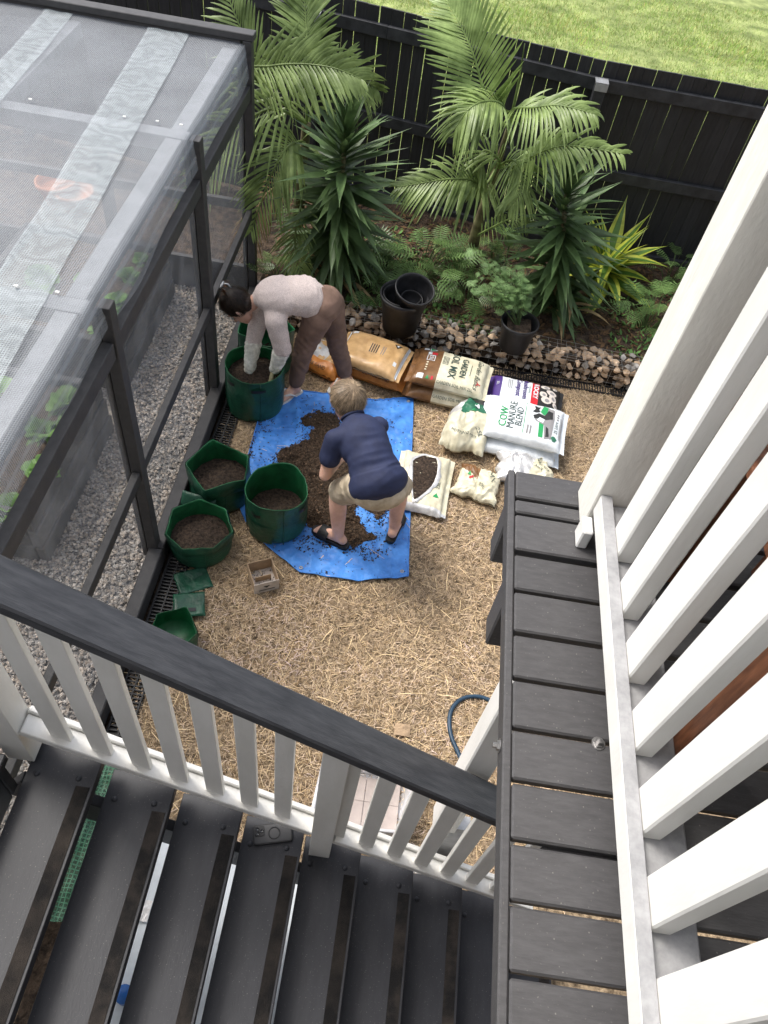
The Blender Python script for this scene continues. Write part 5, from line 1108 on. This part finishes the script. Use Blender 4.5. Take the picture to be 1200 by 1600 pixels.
def sole(name, ank, d, sd_, s, z, th, m, parent):
    prof = [(-.085, 0), (-.078, .024), (-.05, .034), (0, .036), (.06, .040), (.12, .047), (.155, .045), (.185, .030), (.197, .005), (.190, -.02), (.16, -.040), (.12, -.046), (.06, -.038), (0, -.035), (-.05, -.033), (-.078, -.023)]
    mb = MB(); n = len(prof); c = Vector((ank[0], ank[1], 0)); R_ = []
    for k, zz in ((.96, z), (1, z+.004), (1, z+th-.003), (.97, z+th)): R_.append([c+d*(x*s*k)+sd_*(y*s*k)+Vector((0, 0, zz)) for x, y in prof])
    mb.add([v for r_ in R_ for v in r_], [(i*n+j, i*n+(j+1) % n, (i+1)*n+(j+1) % n, (i+1)*n+j) for i in range(3) for j in range(n)]+[tuple(range(n)), tuple(3*n+j for j in range(n-1, -1, -1))])
    return mb.obj(name, m, parent)

def folds(a, b, amp, per, seed, at=.25, wid=.22):
    a = Vector(a); ax = (Vector(b)-a); L = ax.length; ax.normalize()
    def f(c):
        t = (c-a).dot(ax); q = (c-a)-ax*t; w_ = noise.noise(Vector((q.x*5, q.y*5, q.z*5+seed)))
        r_ = 1-2*abs(noise.noise(Vector((t/per+w_*2.2, q.x*3+seed, q.y*3))))
        return amp*r_*(.35+math.exp(-((t/L-at)/wid)**2))*max(0, .5+noise.noise(c*6+Vector((seed, 0, 0))))
    return f
# ---------------- the boy
TZ = lambda x, y: gz(x, y)+tarpz(x, y)
hip = Vector((.015, 2.90, .735)); hL = hip+Vector((-.085, .0, -.03)); hR = hip+Vector((.085, .035, -.03))
aL = Vector((-.185, 2.955, .10)); aR = Vector((.165, 3.095, .10)); kL = Vector((-.225, 3.035, .435)); kR = Vector((.155, 3.185, .435))
wa = Vector((-.045, 3.0, .82)); ch = Vector((-.140, 3.125, .875)); ne = Vector((-.205, 3.235, .925)); hd = Vector((-.245, 3.30, .950))
sL = Vector((-.275, 3.07, .865)); sR = Vector((-.04, 3.225, .875)); eL = YP(508, 742, 2.985); wL = Vector((-.23, 3.20, .60)); eR = Vector((-.06, 3.40, .69)); wR = Vector((-.14, 3.46, .48))
BY = thing('person', 'boy in navy t-shirt and khaki shorts bending over the soil on the tarpaulin', 'person', (0, 3.0, .02))
ff = Vector((-.72, .42, -.52)); P, X, Y, Z, hp_ = head_prims(hd, ff, Vector((-.30, .50, .85)), 1.0)
fL, dL, qL = foot_prims(aL, (-.39, 3.045, 0), .98, .056); fR, dR_, qR = foot_prims(aR, (.205, 3.30, 0), .98, .056)
bp_ = hp_+[('c', ne-Vector((0, .02, .03)), .052, hd-Z*.03-X*.02, .050), ('e', vm(ch, wa, .3), ch-wa, (0, -.5, .8), (.17, .145, .095)), ('e', vm(hip, wa, .5), wa-hip, (0, -.5, .8), (.14, .125, .09)), ('c', hL, .075, hR, .075),
    ('c', hL, .080, kL, .056), ('c', kL, .055, vm(kL, aL, .35), .056), ('c', vm(kL, aL, .35), .056, aL, .036), ('c', hR, .080, kR, .056), ('c', kR, .055, vm(kR, aR, .35), .056), ('c', vm(kR, aR, .35), .056, aR, .036),
    ('c', ch, .06, sL, .05), ('c', ch, .06, sR, .05), ('c', sL, .047, eL, .037), ('c', eL, .037, wL, .025), ('c', sR, .047, eR, .037), ('c', eR, .037, wR, .025)]+fL+fR+hand_prims(wL, (.2, .6, -.7), (.9, .2, .3), .92, .7)+hand_prims(wR, (-.3, .6, -.7), (-.8, .3, .4), .92, .7, -1)
blob('body', bp_, .0065, M_skin, BY, 5)
face_bits(P, 1.0, BY)
back = Vector((0, -.55, .83))
sh = [('e', vm(ch, wa, .25), ch-wa, back, (.175, .150, .108)), ('e', vm(ch, wa, .75), ch-wa, back, (.15, .138, .110)), ('e', vm(hip, wa, .45), wa-hip, back, (.16, .150, .120)), ('e', hip+Vector((-.003, -.008, .018)), wa-hip, back, (.115, .176, .132)),
    ('c', ch, .09, sL, .062), ('c', ch, .09, sR, .057), ('c', sL, .063, vm(sL, eL, .48), .064), ('c', sR, .058, vm(sR, eR, .35), .060), ('c', vm(ch, ne, .3), .09, vm(ch, ne, .75), .066)]
shirt = blob('t_shirt', sh, .008, M_shirt, BY, 9, .0018, 8, 3, folds(hip, ch, .011, .05, 3, .3, .3))
col = MB(); nc = vm(ch, ne, .86); F_ = frame(ne-ch, back); n = 28
col.tube([nc+F_ @ Vector((.008, .066*math.cos(2*PI*k/n), .062*math.sin(2*PI*k/n))) for k in range(n+1)], .008, 8); col.obj('collar', M_shirt, shirt, True)
so_ = [('c', hL, .098, hR, .098), ('e', hip+Vector((0, -.02, -.02)), (1, .2, 0), back, (.176, .126, .112)), ('c', hL, .10, vm(hL, kL, .80), .083), ('c', hR, .10, vm(hR, kR, .72), .083)]
blob('shorts', so_, .008, M_short, BY, 6, .003, 16, 5, folds(hip, kL, .006, .04, 2, .6, .4))
hb = [('e', P(-.020, 0, .038), X, Z, (.098, .081, .092)), ('e', P(-.055, 0, -.01), X, Z, (.052, .068, .052)), ('e', P(.045, 0, .085), X, Z, (.05, .060, .03))]
hair = blob('hair', hb, .007, M_hairl, BY, 4)
ca = hair.data.color_attributes.new('Col', 'FLOAT_COLOR', 'CORNER'); ca.data.foreach_set('color', [.62, .6, .56, 1]*len(hair.data.loops))
strands('hair_strands', hd, P, 1.0, 4200, M_hairl, hair, (-.075, .01, .085), .075, 4, lambda l: l.z > -.045+.5*max(0, l.x) and not (l.x > .06 and l.z < .07) and not (abs(l.y) > .06 and l.x > -.03 and l.z < .0), .14, .0019)
for a_, d_, q_, nm in ((aL, dL, qL, 0), (aR, dR_, qR, 1)):
    s1 = sole('slide_sandal', a_, d_, q_, 1.0, .026, .030, M_slide, BY)
    m = MB(); c0 = Vector((a_.x, a_.y, 0))+d_*.105
    m.grid(lambda u, v: c0+d_*(-.045+.075*v)+q_*(math.cos(PI*u)*.052)+Vector((0, 0, .045+.056*math.sin(PI*u)**.7+(1-v)*.012*math.sin(PI*u))), 18, 5); m.obj('strap', M_slide, s1, True)

# ---------------- the woman
hip = Vector((-.555, 4.37, .80)); hL = hip+Vector((-.03, -.085, -.05)); hR = hip+Vector((.03, .085, -.05))
aL = Vector((-.725, 4.255, .09)); aR = Vector((-.36, 4.47, .09)); kL = YP(473, 550, 4.27); kR = YP(528, 540, 4.47)
wa = Vector((-.70, 4.335, .875)); ch = Vector((-.87, 4.29, .875)); ne = Vector((-1.00, 4.26, .835)); hd = Vector((-1.115, 4.235, .765))
sL = YP(431, 503, 4.13); sR = Vector((-.97, 4.40, .80)); eL = YP(441, 545, 4.085); wL = YP(430, 576, 4.10); eR = YP(397, 528, 4.24); wR = YP(390, 577, 4.13)
WO = thing('person', 'woman in beige jumper and brown trousers leaning over a green grow bag', 'person', (-.6, 4.35, .0))
ff = Vector((-.45, -.12, -.88)); P, X, Y, Z, hp_ = head_prims(hd, ff, Vector((-.85, -.0, .5)), 1.0)
fL, dL, qL = foot_prims(aL, (-.86, 4.10, 0), .92, .042); fR, dR_, qR = foot_prims(aR, (-.50, 4.30, 0), .92, .042)
bp_ = hp_+[('c', ne, .046, hd-Z*.04-X*.01, .044), ('e', vm(ch, wa, .4), ch-wa, (0, 0, 1), (.20, .13, .085)), ('c', hL, .08, hR, .08), ('c', hL, .075, kL, .05), ('c', kL, .05, aL, .034), ('c', hR, .075, kR, .05), ('c', kR, .05, aR, .034),
    ('c', ch, .06, sL, .045), ('c', ch, .06, sR, .045), ('c', sL, .04, eL, .033), ('c', eL, .033, wL, .024), ('c', sR, .04, eR, .033), ('c', eR, .033, wR, .024)]+fL+fR+hand_prims(wL, (-.15, -.1, -.95), (-.9, .2, 0), .8, .6)+hand_prims(wR, (-.1, -.2, -.95), (.9, .2, .1), .8, .6)
blob('body', bp_, .0065, M_skin, WO, 5); face_bits(P, 1.0, WO)
up = Vector((0, 0, 1))
sw = [('e', vm(ch, wa, .15), ch-wa, up, (.175, .165, .108)), ('e', vm(ch, wa, .85), ch-wa, up, (.18, .155, .112)), ('e', vm(hip, wa, .7), wa-hip, up, (.13, .150, .112)), ('c', ch, .10, sL, .070), ('c', ch, .10, sR, .070),
    ('c', sL, .072, eL, .058), ('c', eL, .058, vm(eL, wL, .10), .054), ('c', sR, .072, eR, .056), ('c', eR, .056, vm(eR, wR, .25), .052), ('c', vm(ch, ne, .4), .085, vm(ch, ne, .8), .058)]
sw_o = blob('jumper', sw, .008, M_knit, WO, 7, .003, 11, 2, folds(hip, ch, .011, .06, 5, .35, .4))
tr_ = [('e', hip+Vector((.01, 0, .01)), (0, 1, 0), up, (.155, .112, .114)), ('c', hL, .103, vm(hL, kL, .45), .084), ('c', vm(hL, kL, .45), .084, kL, .068), ('c', kL, .068, vm(kL, aL, .78), .054), ('c', hR, .103, vm(hR, kR, .45), .086), ('c', vm(hR, kR, .45), .086, kR, .070), ('c', kR, .070, vm(kR, aR, .80), .056), ('c', vm(hip, wa, .3), .11, hip, .115)]
blob('trousers', tr_, .008, M_trou, WO, 6, .003, 10, 4, folds(hip, kL, .010, .06, 8, .9, .5))
for w2, e2, dd, nn in ((wL, eL, (-.25, -.12, -.95), (-.9, .2, 0)), (wR, eR, (-.1, -.2, -.95), (.9, .2, .1))):
    g = blob('glove', [('c', vm(e2, w2, .18), .058, vm(e2, w2, .55), .050), ('c', vm(e2, w2, .55), .050, w2, .040)], .006, M_glove, WO, 3, .004, 22)
    blob('glove_hand', hand_prims(w2-Vector((0, 0, .0)), dd, nn, 1.2, .6), .0045, M_gloved, g, 3)
hb = [('e', P(-.022, 0, .036), X, Z, (.102, .086, .096)), ('e', P(-.06, 0, -.015), X, Z, (.06, .076, .06)), ('e', P(-.045, 0, .115), X, Z, (.045, .05, .04))]
hair = blob('hair', hb, .007, M_hairb, WO, 4, .002, 40)
ca = hair.data.color_attributes.new('Col', 'FLOAT_COLOR', 'CORNER'); ca.data.foreach_set('color', [.9, .88, .85, 1]*len(hair.data.loops))
bun = P(-.07, 0, .14)
strands('hair_strands', hd, P, 1.0, 2600, M_hairb, hair, (0, 0, 0), .09, 6, lambda l: l.z > -.05+.6*max(0, l.x) and not (l.x > .07 and l.z < .07) and not (abs(l.y) > .065 and l.x > -.03 and l.z < .01), .25, .0015, bun)
m = MB(); rr = random.Random(2)
for k in range(130):
    s_ = rr.choice((-1, 1)); d = (Y*s_*rr.uniform(.4, 1)+Z*rr.uniform(-.1, .6)-X*rr.uniform(-.3, .5)).normalized(); p0 = bun+Y*s_*.02-Z*.01; l = rr.uniform(.03, .065); sd_ = d.orthogonal().normalized()*.0016; g = rr.uniform(1.5, 7); m.add([p0-sd_, p0+sd_, p0+d*l*.6+sd_+Z*.01, p0+d*l*.6-sd_+Z*.01, p0+d*l-X*.01], [(0, 1, 2, 3), (3, 2, 4)], 0, (g, g*.8, g*.6, 1))
m.obj('bun_ends', M_hairb, hair)
m = MB(); F2 = Matrix((X, Y, Z)).transposed()
m.tube([bun+F2 @ Vector((-.018+.02*math.cos(a_), .028*math.sin(a_), .032)) for a_ in [2*PI*k/24 for k in range(25)]], .0055, 8)
m.tube([bun+F2 @ Vector((-.03, .0, .03)), bun+F2 @ Vector((-.045, 0, .0)), bun+F2 @ Vector((-.03, 0, -.03))], .006, 6); m.obj('hair_claw', M_galv, WO, True)
for a_, d_, q_ in ((aL, dL, qL), (aR, dR_, qR)):
    s1 = sole('flip_flop', a_, d_, q_, .92, .022, .020, M_thong, WO); c0 = Vector((a_.x, a_.y, .042)); m = MB(); pk = c0+d_*.125+Vector((0, 0, .030))
    for s_ in (-1, 1): m.tube([pk+d_*.02-Vector((0, 0, .028)), pk, c0+d_*.06+q_*.033*s_+Vector((0, 0, .045)), c0-d_*.0+q_*.036*s_-Vector((0, 0, .004))], [.006, .008, .009, .006], 8)
    m.obj('strap', M_thong, s1, True)
bpy.data.scenes.remove(TMP)
